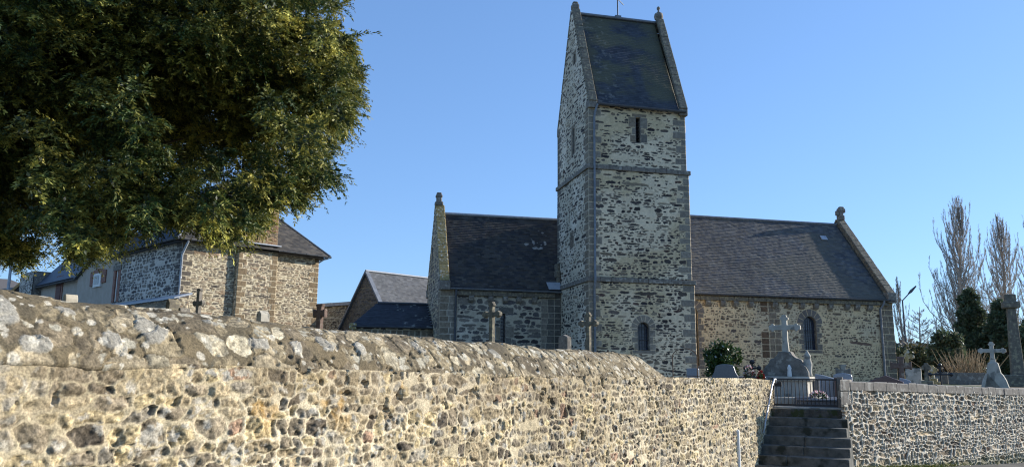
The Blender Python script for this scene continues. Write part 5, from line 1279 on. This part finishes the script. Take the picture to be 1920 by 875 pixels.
def calvary():
    Y = 29.0; x = 1893; p = at(x, 553, Y); o = np.array([p[0], p[1], gz(p[0], p[1])]); H = p[2] - o[2]; fr = frame(25)
    root = empty('calvary_column', o, 'tall tapering stone calvary column with block head at the right edge', 'column')
    g = Geo(); g.hexa([o + np.array(q) @ fr for q in ((-.21, -.21, .4), (.21, -.21, .4), (.21, .21, .4), (-.21, .21, .4), (-.14, -.14, H * .87), (.14, -.14, H * .87), (.14, .14, H * .87), (-.14, .14, H * .87))], 'granite_lichen'); g.build('shaft', root, loc=o, bevel=.03)
    g = Geo(); g.box(o + Z3 * (H * .89), (.56, .5, .24), 'granite_lichen', fr); g.box(o + Z3 * (H * .96), (.36, .36, .32), 'granite_lichen', fr); g.build('head', root, loc=o + Z3 * H * .9, bevel=.04)
    g = Geo(); g.box(o + Z3 * .2, (1.2, 1.2, .45), 'granite_lichen', fr); g.build('pedestal', root, loc=o, bevel=.04)
calvary()
def wire_trellis():
    Y = 19.0; fr = frame(10); a = at(1262, 708, Y); b = at(1308, 712, Y - .1); t = at(1284, 653, Y); o = (a + b) / 2; g0 = gz(o[0], o[1]); w = np.linalg.norm(b - a) / 2; H = t[2] - g0; o = np.array([o[0], o[1], g0])
    root = empty('wire_frame', o, 'thin rusty wire arch frame on a grave before the tower foot', 'wire frame')
    g = Geo(); n = 15
    g.tube([o - fr[0] * w, o - fr[0] * w + Z3 * (H - .2)] + [o + fr[0] * w * math.cos(q) + Z3 * (H - .2 + .2 * math.sin(q)) for q in np.linspace(np.pi, 0, n)][1:] + [o + fr[0] * w], .011, 'rust', 6)
    g.tube([o - fr[0] * w + Z3 * (H * .5), o + fr[0] * w * 1.2 + Z3 * (H * .48)], .009, 'rust', 6)
    for sx in (-1, 1): g.tube([o + fr[0] * sx * (w + .12), o + fr[0] * sx * w + Z3 * (H * .42), o + fr[0] * sx * (w - .1)], .009, 'iron_grey', 6)
    g.build('frame', root, loc=o)
wire_trellis()

# ================================================================== PLANTS
def leaf_quads(P, D, N, L, W, col, g, mat, fold=.0):
    """one pointed leaf (a rhomb of 2 faces) per row: base P, direction D, side axis from N"""
    S = np.cross(D, N); S /= np.linalg.norm(S, axis=1)[:, None] + 1e-9
    L = np.asarray(L)[:, None]; W = np.asarray(W)[:, None]; n = len(P)
    a = P; b = P + D * L * .45 + S * W / 2; c = P + D * L; d = P + D * L * .45 - S * W / 2
    Vv = np.stack([a, b, c, d], 1).reshape(-1, 3)
    g.add(Vv, (np.arange(n)[:, None] * 4 + np.arange(4)[None, :]), mat, np.repeat(col, 4, 0))
def rnd_dirs(n, r):
    v = r.normal(size=(n, 3)); return v / np.linalg.norm(v, axis=1)[:, None]

def yew():
    r = np.random.default_rng(77)
    Y0 = 12.0
    poly = np.array([(-400, -260), (560, -260), (640, -60), (648, 20), (640, 70), (676, 85), (690, 140), (672, 172), (684, 196), (668, 262), (628, 272), (640, 318), (612, 330), (648, 352), (598, 372), (588, 408), (556, 398), (520, 412), (500, 448), (470, 440), (440, 470), (405, 452), (380, 428), (345, 436), (318, 424), (300, 446), (262, 436), (240, 470), (214, 462), (190, 494), (160, 500), (130, 488), (100, 508), (70, 496), (50, 514), (28, 486), (12, 500), (-10, 470), (-60, 500), (-200, 520), (-400, 500)], float)
    def inside(x, y):
        c = np.zeros(len(x), bool); j = len(poly) - 1
        for i in range(len(poly)):
            xi, yi = poly[i]; xj, yj = poly[j]
            m = ((yi > y) != (yj > y)) & (x < (xj - xi) * (y - yi) / (yj - yi + 1e-9) + xi); c ^= m; j = i
        return c
    def pix(P):
        q = (P - EYE) @ RM.T; return F * q[:, 0] / q[:, 2] + CX, F * q[:, 1] / q[:, 2] + CY
    tr = np.array([-10.6, 13.4]); g0 = gz(*tr)
    root = empty('yew_tree', [tr[0], tr[1], g0], 'huge dark green yew tree with drooping golden tipped sprays filling the upper left', 'tree')
    ctr = np.array([-9.1, 12.6, 7.4]); rx = np.array([6.7, 4.6, 4.9])
    # candidate branch-end pads through the crown volume, denser towards the surface
    n = 15000
    d = rnd_dirs(n, r); rr = r.random(n) ** .42
    P = ctr + d * rx * rr[:, None]
    # stray bits up to the outline, at the crown's mid depth
    m = 9000; px = r.uniform(-60, 700, m); py = r.uniform(-150, 520, m); ok = inside(px, py); px, py = px[ok], py[ok]
    Yd = 12.2 + r.normal(0, 1.3, len(px)); P2 = np.array([at(a, b, c) for a, b, c in zip(px, py, Yd)])
    P = np.vstack([P, P2])
    x, y = pix(P + np.where((out0 := (P - ctr))[:, :1] > -2, 1, 0) * np.array([.17, 0, 0]) - np.array([0, 0, .17])); P = P[inside(x, y) & (P[:, 1] > 7.5)]
    # clumps: keep pads only where a coarse noise field allows, so hollows stay dark and the rim is broken
    f = fbm(P[:, 0] * .9 + .35 * P[:, 1], P[:, 2] * 1.7 + .25 * P[:, 0] + .3 * P[:, 1], .8, 3, 9)
    P = P[f > .395]
    P = P[r.permutation(len(P))[:5600]]
    npad = len(P); print('yew pads', npad)
    out = (P - ctr) / rx; out /= np.linalg.norm(out, axis=1)[:, None] + 1e-6
    # each pad is a tuft: branchlets fanning out of one point, drooping, each with ranks of small leaves
    g = Geo(); Lp, Ld, Ln, LL, LW, LC = [], [], [], [], [], []
    nb = 15; nl = 9
    pt = r.normal(0, .16, npad); pg = np.clip(r.normal(.30, .28, npad), 0, 1); az0 = np.arctan2(out[:, 1], out[:, 0]); psz = r.uniform(.75, 1.35, npad)
    for k in range(nb):
        az = az0 + r.normal(0, 1.15, npad); el = r.normal(-.1, .45, npad)
        hd = np.stack([np.cos(az) * np.cos(el), np.sin(az) * np.cos(el), np.sin(el)], 1)
        base = P + r.normal(0, .07, (npad, 3)); ln = r.uniform(.13, .29, npad) * psz
        droop = r.uniform(.05, .7, npad); tone = pt + r.normal(0, .12, npad); gold = np.clip(pg + r.normal(0, .16, npad), 0, 1)
        side = np.cross(hd, Z3); side /= np.linalg.norm(side, axis=1)[:, None] + 1e-6
        for j in range(nl):
            t = (j + .6) / nl
            c = base + hd * (ln * t)[:, None] - Z3 * (droop * t * t * ln * .9)[:, None]
            dn = hd - Z3 * (1.6 * droop * t)[:, None]; dn /= np.linalg.norm(dn, axis=1)[:, None]
            for q in range(3):
                sg = (q - 1)
                l2 = dn * .8 + side * (sg * .8) + r.normal(0, .25, (npad, 3)); l2 /= np.linalg.norm(l2, axis=1)[:, None]
                Lp.append(c + r.normal(0, .012, (npad, 3))); Ld.append(l2); Ln.append(np.cross(l2, side) + r.normal(0, .55, (npad, 3)))
                LL.append(r.uniform(.042, .078, npad)); LW.append(r.uniform(.015, .024, npad))
                gr = lin(52, 74, 36)[None] * (1 + tone)[:, None]; gd = lin(186, 176, 84)[None] * (1 + tone)[:, None]
                w = np.clip(gold * (.25 + 1.1 * t) + r.normal(0, .12, npad), 0, 1)[:, None]  # golder tips: new growth, with sunlit flecks put into the colour
                LC.append(np.clip(gr * (1 - w) + gd * w, .004, .6))
    m_ = npad * 34                                                # dark filler leaves added inside each tuft to block light and darken its core
    k_ = r.integers(0, npad, m_); dd_ = rnd_dirs(m_, r); Lp.append(P[k_] + dd_ * (.13 * r.random((m_, 1)))); Ld.append(dd_); Ln.append(rnd_dirs(m_, r)); LL.append(r.uniform(.05, .09, m_)); LW.append(r.uniform(.03, .05, m_)); LC.append(lin(48, 60, 34) * r.uniform(.7, 1.2, (m_, 1)))
    Lp, Ld, Ln, LC = map(np.vstack, (Lp, Ld, Ln, LC)); LL = np.concatenate(LL); LW = np.concatenate(LW)
    leaf_quads(Lp, Ld, Ln, LL, LW, LC, g, 'leaf')
    g.build('foliage', root, loc=root.location)
    # trunk and limbs
    g = Geo()
    tz = np.linspace(0, 1, 9); tp = np.stack([tr[0] + .25 * np.sin(tz * 3), tr[1] + .15 * np.cos(tz * 4), g0 + tz * 9.0], 1)
    g.tube(tp, np.interp(tz, [0, .1, .5, 1], [.75, .55, .42, .1]), 'bark', 12)
    sel = P[r.permutation(npad)]; sel = sel[sel[:, 2] > 5.2][:90]; sel = tp[4] + (sel - tp[4]) * .72
    for e in sel:
        b = tp[min(8, max(1, int((e[2] - g0 - .6) / 9.0 * 8 - r.uniform(.0, 1.2))))]
        mid = b * .45 + e * .55 + np.array([0, 0, .35]); pts = np.array([b, b * .75 + mid * .25 + [0, 0, .1], mid, mid * .4 + e * .6 + [0, 0, .08], e])
        L = np.linalg.norm(e - b); g.tube(pts, np.array([.030, .026, .020, .012, .005]) * (.6 + L * .22), 'bark', 5, caps=False)
    g.build('trunk', root, loc=root.location)
yew()

def bare_tree(x, ytop, Y, spread_px, label, kind='poplar', seed=1, lean=0, group=None, nb=60, mat='bark_grey', name='bare_tree', start=.12, trunk=.22, n2=12):
    r = np.random.default_rng(seed); p = at(x, ytop, Y); g0 = gz(p[0], p[1]) - .2; H = p[2] - g0; s = mpp(Y, x, ytop); o = np.array([p[0], p[1], g0])
    root = empty(name, o, label, 'tree', group)
    g = Geo(); tz = np.linspace(0, 1, 8); tp = o + np.stack([.02 * H * np.sin(tz * 5 + seed) + lean * tz * H, .02 * H * np.cos(tz * 4), tz * H], 1)
    g.tube(tp, np.interp(tz, [0, .5, 1], [trunk, trunk * .55, .02]), mat, 7); g.build('trunk', root, loc=o)
    g = Geo(); R = spread_px * s / 2
    up = 2.2 if kind == 'poplar' else .75
    for k in range(nb):
        t = start + (0.93 - start) * (k + r.random()) / nb; b = np.array([np.interp(t, tz, tp[:, i]) for i in range(3)])
        az = r.uniform(0, 2 * np.pi); hd = np.array([math.cos(az), math.sin(az), 0])
        env = R * (1.25 * math.sin(np.pi * min(1, .25 + .8 * t) ** 1.1) if kind == 'poplar' else 1.1 * math.sin(np.pi * (t * .72 + .25)) ** .8) * r.uniform(.65, 1.05)
        ln = r.uniform(.24, .42) * H * (1 - .45 * t) if kind == 'poplar' else env * 1.35; ln = min(ln, (1.03 - t) * H * 1.1 + .4)
        if kind == 'poplar': env *= .85 * min(1, ln / (.22 * H)); up = 60
        q = np.linspace(0, 1, 6)[:, None]
        e = hd * env * (r.uniform(.3, 1.15) if kind == 'poplar' else 1) * (1 - (1 - q) ** (2.6 if kind == 'poplar' else 1.8)) + Z3 * ln * (up / (up + 1)) * q ** 1.15
        pts = b + e + r.normal(0, .02 * ln, (6, 3)) * q
        g.tube(pts, np.linspace(.034 * trunk / .22, .011, 6) * (1.2 - .5 * t), mat, 4, caps=False)
        for m in range(n2):
            u = r.uniform(.15, 1); c = np.array([np.interp(u * 5, np.arange(6), pts[:, i]) for i in range(3)])
            az2 = az + r.normal(0, 1.3); h2 = np.array([math.cos(az2), math.sin(az2), 0]); l2 = r.uniform(.08, .22) * ln * (.8 if kind == 'poplar' else 1) * (1.15 - u * .5)
            dv = h2 * (.28 if kind == 'poplar' else .8) + Z3 * r.uniform(.6, 1.1); mid = c + dv * l2 * .5 + r.normal(0, .03, 3); en = c + dv * l2 + Z3 * .1 * l2
            g.tube([c, mid, en], [.011, .008, .005], mat, 3, caps=False)
            for v in range(4):
                st = c + (en - c) * r.uniform(.2, .95); az3 = r.uniform(0, 6.28); d3 = np.array([math.cos(az3) * .5, math.sin(az3) * .5, r.uniform(.4, 1.1)]); g.tube([st, st + d3 * l2 * r.uniform(.25, .5)], [.010, .005], mat, 3, caps=False)
    g.build('crown', root, loc=o)
    return root
bare_tree(1786, 394, 78, 104, 'tallest bare upright poplar standing right of the church', 'poplar', 3, .005, nb=150, n2=32, name='poplar_tree', trunk=.3)
bare_tree(1868, 424, 82, 92, 'second bare poplar just left of the stone calvary column', 'poplar', 4, -.012, nb=135, n2=30, name='poplar_tree', trunk=.28)
bare_tree(1930, 412, 76, 96, 'bare poplar cut by the right edge of the photo', 'poplar', 5, .0, nb=120, n2=28, name='poplar_tree', trunk=.28)
bare_tree(1850, 520, 70, 60, 'lower bare spreading tree between the two poplars', 'open', 6, nb=70, n2=18, trunk=.16)
bare_tree(1684, 534, 74, 34, 'slim bare tree directly behind the street lamp at the church corner', 'poplar', 7, nb=60, n2=18, trunk=.14)
bare_tree(1722, 575, 72, 54, 'small open bare tree above the distant little house', 'open', 8, nb=60, n2=18, trunk=.15)
bare_tree(1752, 592, 76, 40, 'thin bare tree left of the dark evergreen clump', 'open', 9, nb=50, n2=16, trunk=.14)

def leafy(name, x, y0, y1, Y, w_px, label, n, seed, cols, leaf=(.10, .05), trunk=True, depth=None, mat='leaf', cat='shrub', clump=.45, shape='round', hang=0.0, group=None):
    """bush or evergreen: leaf-sized faces clustered on clumps inside an uneven body"""
    r = np.random.default_rng(seed); p = at(x, y0, Y); s = mpp(Y, x, y0); q = at(x, y1, Y); g0 = gz(p[0], p[1]); o = np.array([p[0], p[1], g0])
    root = empty(name, o, label, cat, group); zb = max(q[2], g0); H = p[2] - zb; w = w_px * s / 2; dp = w if depth is None else depth
    ncl = max(12, int(n / 90)); d = rnd_dirs(ncl, r); rr = r.random(ncl) ** .4
    t = .5 + .5 * d[:, 2] * rr
    prof = np.ones(ncl) if shape == 'round' else (np.clip(1.25 * (1 - t) ** .7, .12, 1) if shape == 'cone' else np.clip(np.sin(np.pi * np.clip(t * .85 + .12, 0, 1)) ** .4, .3, 1))
    c = np.stack([p[0] + d[:, 0] * rr * w * prof * .85, p[1] + d[:, 1] * rr * dp * prof * .85, zb + H * t * .94], 1)
    cr = r.uniform(.5, 1.2, ncl) * clump * min(w, H) * .55
    k = r.integers(0, ncl, n); dd = rnd_dirs(n, r); P = c[k] + dd * cr[k][:, None] * (r.random(n) ** .5)[:, None]
    P[:, 2] = np.maximum(P[:, 2], g0 + .02)
    D = dd + rnd_dirs(n, r) * .8 + Z3 * (.25 - hang); D /= np.linalg.norm(D, axis=1)[:, None]
    cols = np.array(cols); C = cols[r.integers(0, len(cols), n)] * (.7 + .6 * r.random((n, 1))) * (.85 + .3 * r.random((ncl, 1)))[k]
    g = Geo(); leaf_quads(P, D, rnd_dirs(n, r), r.uniform(.6, 1.3, n) * leaf[0], r.uniform(.7, 1.3, n) * leaf[1], C, g, mat)
    g.build('foliage', root, loc=o)
    if trunk:
        g = Geo()
        for e in c[:14]:
            g.tube([o, o * .4 + e * .6 - Z3 * .05 * H, e], np.array([.035, .025, .01]) * (.5 + H * .25), 'bark', 6, caps=False)
        g.build('stems', root, loc=o)
    return root, c, cr
DK = [lin(86, 100, 72), lin(74, 88, 64), lin(104, 112, 78), lin(98, 98, 74)]
HG = [lin(76, 82, 54), lin(90, 90, 56), lin(68, 76, 50), lin(104, 94, 60)]
leafy('evergreen_tree', 1812, 528, 720, 66, 54, 'dark ivy clad evergreen tree at the foot of the tallest poplar', 16000, 201, DK, (.34, .2), cat='tree', shape='col', clump=.5)
leafy('evergreen_tree', 1873, 552, 720, 64, 60, 'dark evergreen tree behind the pale cross monument', 14000, 202, DK, (.34, .2), cat='tree', shape='col', clump=.5)
leafy('evergreen_tree', 1772, 612, 722, 50, 62, 'broad low dark evergreen left of the ivy clad tree', 8000, 203, DK, (.3, .14), cat='tree', clump=.6, hang=.5)
leafy('hedge', 1712, 652, 722, 58, 76, 'dull green hedge running right from the church corner', 8000, 204, HG, (.26, .16), clump=.7, depth=1.6, cat='hedge', trunk=False)
leafy('hedge', 1660, 640, 722, 75, 60, 'dark hedge glimpsed at the nave corner', 5000, 205, DK, (.3, .18), clump=.7, depth=1.6, cat='hedge', trunk=False)
leafy('evergreen_tree', 1925, 590, 722, 60, 60, 'dark leafy bush at the right edge behind the column', 8000, 206, DK, (.3, .18), cat='tree', clump=.6)
leafy('hedge', 1790, 690, 724, 48, 100, 'low brownish hedge behind the back row of graves', 7000, 207, [lin(84, 66, 48), lin(70, 60, 42), lin(60, 58, 38)], (.2, .1), clump=.9, depth=1.2, cat='hedge', trunk=False)
# distant woodland belt at the horizon
def far_wood():
    r = np.random.default_rng(55); g = Geo()
    n = 26000; az = r.uniform(-70, 70, n); R = r.uniform(240, 300, n); top = 6 + 5 * fbm(az * .9, az * 0, .35, 4, 3) 
    P = np.stack([R * np.sin(np.radians(az)), R * np.cos(np.radians(az)), 1 + top * r.random(n)], 1)
    D = rnd_dirs(n, r); leaf_quads(P, D, rnd_dirs(n, r), r.uniform(1.2, 3.2, n), r.uniform(.8, 2, n), np.array([lin(70, 66, 56), lin(60, 64, 50), lin(84, 76, 64)])[r.integers(0, 3, n)] * r.uniform(.8, 1.2, (n, 1)), g, 'leaf')
    o = g.build('woodland'); o['kind'] = 'stuff'; o['label'] = 'far belt of winter woodland on the horizon'
far_wood()
# willow shoots
def willow():
    r = np.random.default_rng(61); Y = 40; p = at(1812, 655, Y); o = np.array([p[0], p[1], gz(p[0], p[1])]); H = p[2] - o[2]; s = mpp(Y, 1812, 680)
    root = empty('willow_clump', o, 'clump of pale bare willow shoots left of the pale cross monument', 'shrub')
    g = Geo()
    for k in range(150):
        b = o + np.array([r.normal(0, 14 * s), r.normal(0, .3), 0]); e = b + np.array([r.normal(0, 12 * s) + (b[0] - o[0]) * .5, r.normal(0, .4), H * r.uniform(.6, 1.05)])
        g.tube([b, (b + e) / 2 + r.normal(0, .06, 3), e], [.016, .013, .006], 'bark_tan', 4, caps=False)
    g.build('shoots', root, loc=o)
willow()
# flowering bush on the grave
root, c, cr = leafy('camellia_bush', 1356, 641, 712, 18.4, 78, 'glossy green bush with white blossoms in front of the nave', 3800, 211, [lin(52, 74, 34), lin(66, 88, 40), lin(84, 98, 48), lin(40, 60, 28)], (.085, .045), mat='leaf_gloss', clump=.6)
rb = np.random.default_rng(8); fm = None
for k in range(26):
    i = rb.integers(0, len(c)); dd = rnd_dirs(1, rb)[0]; dd[1] = -abs(dd[1]); dd[2] = abs(dd[2]) * .7; q = c[i] + dd * cr[i] * 1.02
    if fm is None:
        g = Geo(); th = np.linspace(0, 2 * np.pi, 8)[:-1]
        for t in th: g.poly([[0, 0, 0], [.022 * math.cos(t - .4), .022 * math.sin(t - .4), .008], [.036 * math.cos(t), .036 * math.sin(t), .016], [.022 * math.cos(t + .4), .022 * math.sin(t + .4), .008]], 'white')
        g.lathe([(.014, 0), (.012, .014), (0, .018)], [0, 0, .002], 'white', 6)
        b = g.build('blossom'); fm = b
    else:
        b = fm.copy(); COL.objects.link(b)
    b.parent = root; b.location = Vector(q) - root.location; b.rotation_euler = (rb.uniform(.6, 1.6), rb.uniform(-.5, .5), rb.uniform(-.6, .9))
def flower_pot(x, ytop, Y, w_px, label, cols, seed, potmat='redstone', n=420):
    r = np.random.default_rng(seed); p = at(x, ytop, Y); s = mpp(Y, x, ytop); w = w_px * s / 2; g0 = gz(p[0], p[1]); H = max(.25, p[2] - g0); o = np.array([p[0], p[1], g0])
    root = empty('flower_pot', o, label, 'flower pot')
    g = Geo(); hp_ = H * .4; g.lathe([(0, 0), (w * .5, 0), (w * .66, hp_ * .9), (w * .72, hp_ * .9), (w * .72, hp_), (w * .6, hp_), (w * .55, hp_ * .85), (0, hp_ * .85)], o, potmat, 14); g.build('pot', root, loc=o)
    g = Geo(); d = rnd_dirs(n, r); P = o + Z3 * (hp_ + (H - hp_) * .4) + d * np.array([w, w * .8, (H - hp_) * .55]) * (r.random((n, 1)) ** .4); P[:, 2] = np.maximum(P[:, 2], o[2] + hp_ * .8)
    leaf_quads(P, d, rnd_dirs(n, r), r.uniform(.04, .08, n), r.uniform(.015, .03, n), np.array([lin(50, 84, 44), lin(40, 70, 40), lin(66, 96, 50)])[r.integers(0, 3, n)], g, 'leaf'); g.build('leaves', root, loc=o)
    g = Geo(); m = 130; d = rnd_dirs(m, r); d[:, 2] = np.abs(d[:, 2]); P = o + Z3 * (hp_ + (H - hp_) * .45) + d * np.array([w, w * .85, (H - hp_) * .6])
    leaf_quads(P, d, rnd_dirs(m, r), r.uniform(.03, .05, m), r.uniform(.03, .045, m), np.array(cols)[r.integers(0, len(cols), m)], g, 'leaf'); g.build('flowers', root, loc=o)['kind'] = 'stuff'
flower_pot(1534, 735, 17.0, 30, 'pot of white and pink flowers on the grave just inside the gate', [lin(235, 225, 225), lin(225, 170, 180), lin(245, 240, 235)], 31, 'pipe_dark')
flower_pot(1404, 688, 17.6, 20, 'small pot of faded pink and white flowers under the small iron cross', [lin(190, 140, 140), lin(215, 205, 205), lin(120, 60, 60)], 32)
flower_pot(1426, 698, 17.4, 12, 'small pot of dark red flowers beside the cross monument', [lin(120, 30, 30), lin(150, 50, 45)], 33)
def slab_grave(x, ytop, Y, w, label, mat, yaw=27):
    p = at(x, ytop, Y); g0 = gz(p[0], p[1]); o = np.array([p[0], p[1], g0]); fr = frame(yaw); H = max(.2, p[2] - g0)
    root = empty('grave_slab', o, label, 'grave'); g = Geo(); g.box(o + Z3 * H * .4, (w, 2.0, H * .8), mat, fr); g.build('kerb', root, loc=o, bevel=.01)
    g = Geo(); g.box(o + Z3 * H * .9, (w * 1.06, 2.08, H * .2), mat, fr); g.build('lid', root, loc=o, bevel=.012)
slab_grave(1408, 705, 18.6, .95, 'flat dark grave slab between the headstone and the cross monument', 'polished')
slab_grave(1545, 752, 17.4, .85, 'flat dark grave slab under the flower pot', 'polished')
# distant little house with a white gable
def tiny_house():
    Y = 58; p = at(1712, 678, Y); o = np.array([p[0], p[1], gz(p[0], p[1])]); s = mpp(Y, 1712, 680); fr = frame(-35)
    root = empty('distant_house', o, 'distant small white gabled house with blue slate roof behind the graves', 'house')
    H = p[2] - o[2]; w = 9 * s
    g = Geo(); g.prism([(-w, 0), (w, 0), (w, H - w * .75), (0, H), (-w, H - w * .75)], 0, 6, 'white', fr, o); g.build('wall', root, loc=o)
    g = Geo()
    for sx in (-1, 1): g.prism([(sx * w * 1.15, H - w * .88), (0, H + .02), (0, H + .16), (sx * w * 1.15, H - w * .74)][::sx], -.2, 6.2, 'slate', fr, o, col=lin(70, 78, 96))
    g.build('roof', root, loc=o)
tiny_house()
# grass and weeds at the wall feet
def weeds():
    r = np.random.default_rng(91); g = Geo(); P, D, L, C = [], [], [], []
    for k in range(2600):
        if r.random() < .62:
            u = abs(r.normal(0, 2.2)); xy = PR + DR * u + np.array([DR[1], -DR[0]]) * (abs(r.normal(0, .07)) + .02); hgt = r.uniform(.03, .10)
        else:
            u = r.uniform(-2.6, 0); xy = B_ + DW * u + np.array([DW[1], -DW[0]]) * (abs(r.normal(0, .06)) + .02); hgt = r.uniform(.04, .13)
        P.append([xy[0], xy[1], rz(*xy) - .005]); d = np.array([r.normal(0, .5), r.normal(0, .5), 1.0]); D.append(d / np.linalg.norm(d)); L.append(hgt); C.append((lin(92, 104, 48), lin(120, 116, 60), lin(74, 92, 40))[r.integers(0, 3)])
    n = len(P); leaf_quads(np.array(P), np.array(D), rnd_dirs(n, r), np.array(L), r.uniform(.008, .018, n), np.array(C), g, 'leaf')
    o = g.build('grass'); o['kind'] = 'stuff'; o['label'] = 'short grass and weeds along the foot of the walls'
weeds()

# repeats share a group phrase
GROUPS = {'grave_cross': 'stone crosses in the churchyard', 'headstone': 'headstones in the churchyard', 'grave_marker': 'small stones showing over the rubble wall', 'iron_grave_cross': 'iron crosses on graves', 'cross_monument': 'cross monuments',
          'poplar_tree': 'bare poplars right of the church', 'bare_tree': 'small bare trees behind the church', 'evergreen_tree': 'dark evergreens behind the graves', 'hedge': 'hedges behind the graves', 'flower_pot': 'flower pots on graves', 'grave_slab': 'flat grave slabs', 'street_lamp': 'street lamps'}
for o in bpy.data.objects:
    if o.parent is None and o.get('category'):
        k = o.name.split('.')[0]
        if k in GROUPS: o['group'] = GROUPS[k]

# ================================================================== SKY, SUN, CAMERA
w = bpy.data.worlds.new('World'); SC.world = w; w.use_nodes = True
nt = w.node_tree; bg = nt.nodes['Background']
sky = nt.nodes.new('ShaderNodeTexSky'); sky.sky_type = 'NISHITA'; sky.sun_disc = False
sky.sun_elevation = rad(SUN_EL); sky.sun_rotation = rad(90 - SUN_AZ); sky.altitude = 60; sky.air_density = 1.0; sky.dust_density = 0.25; sky.ozone_density = 1.3
tint = nt.nodes.new('ShaderNodeVectorMath'); tint.operation = 'MULTIPLY'; tint.inputs[1].default_value = (.98, 1.47, 2.26)
gm = nt.nodes.new('ShaderNodeGamma'); gm.inputs['Gamma'].default_value = .6; nt.links.new(sky.outputs[0], gm.inputs['Color']); nt.links.new(gm.outputs[0], tint.inputs[0]); nt.links.new(tint.outputs[0], bg.inputs['Color']); bg.inputs['Strength'].default_value = 0.116
ld = bpy.data.lights.new('sun', 'SUN'); ld.energy = 5.0; ld.angle = rad(.5); ld.color = (1.0, .94, .855)
sun = bpy.data.objects.new('sun', ld); COL.objects.link(sun)
sd = Vector((math.cos(rad(SUN_EL)) * math.cos(rad(SUN_AZ)), math.cos(rad(SUN_EL)) * math.sin(rad(SUN_AZ)), math.sin(rad(SUN_EL))))
sun.rotation_euler = sd.to_track_quat('Z', 'Y').to_euler(); sun.location = (30, 10, 30)
cd = bpy.data.cameras.new('camera'); cam = bpy.data.objects.new('camera', cd); COL.objects.link(cam)
cd.sensor_width = 36; cd.lens = F / 1920 * 36; cd.clip_start = .05; cd.clip_end = 4000
Rw = Matrix(((RM[0][0], -RM[1][0], -RM[2][0]), (RM[0][1], -RM[1][1], -RM[2][1]), (RM[0][2], -RM[1][2], -RM[2][2])))
cam.matrix_world = Matrix.Translation(Vector(EYE)) @ Rw.to_4x4()
SC.camera = cam
SC.view_settings.view_transform = 'Standard'; SC.view_settings.look = 'None'; SC.view_settings.exposure = 0.6; SC.view_settings.gamma = 1.0
SC.cycles.max_bounces = 6; SC.cycles.use_denoising = True; SC.cycles.pixel_filter_type = 'BLACKMAN_HARRIS'; SC.cycles.filter_width = 1.15
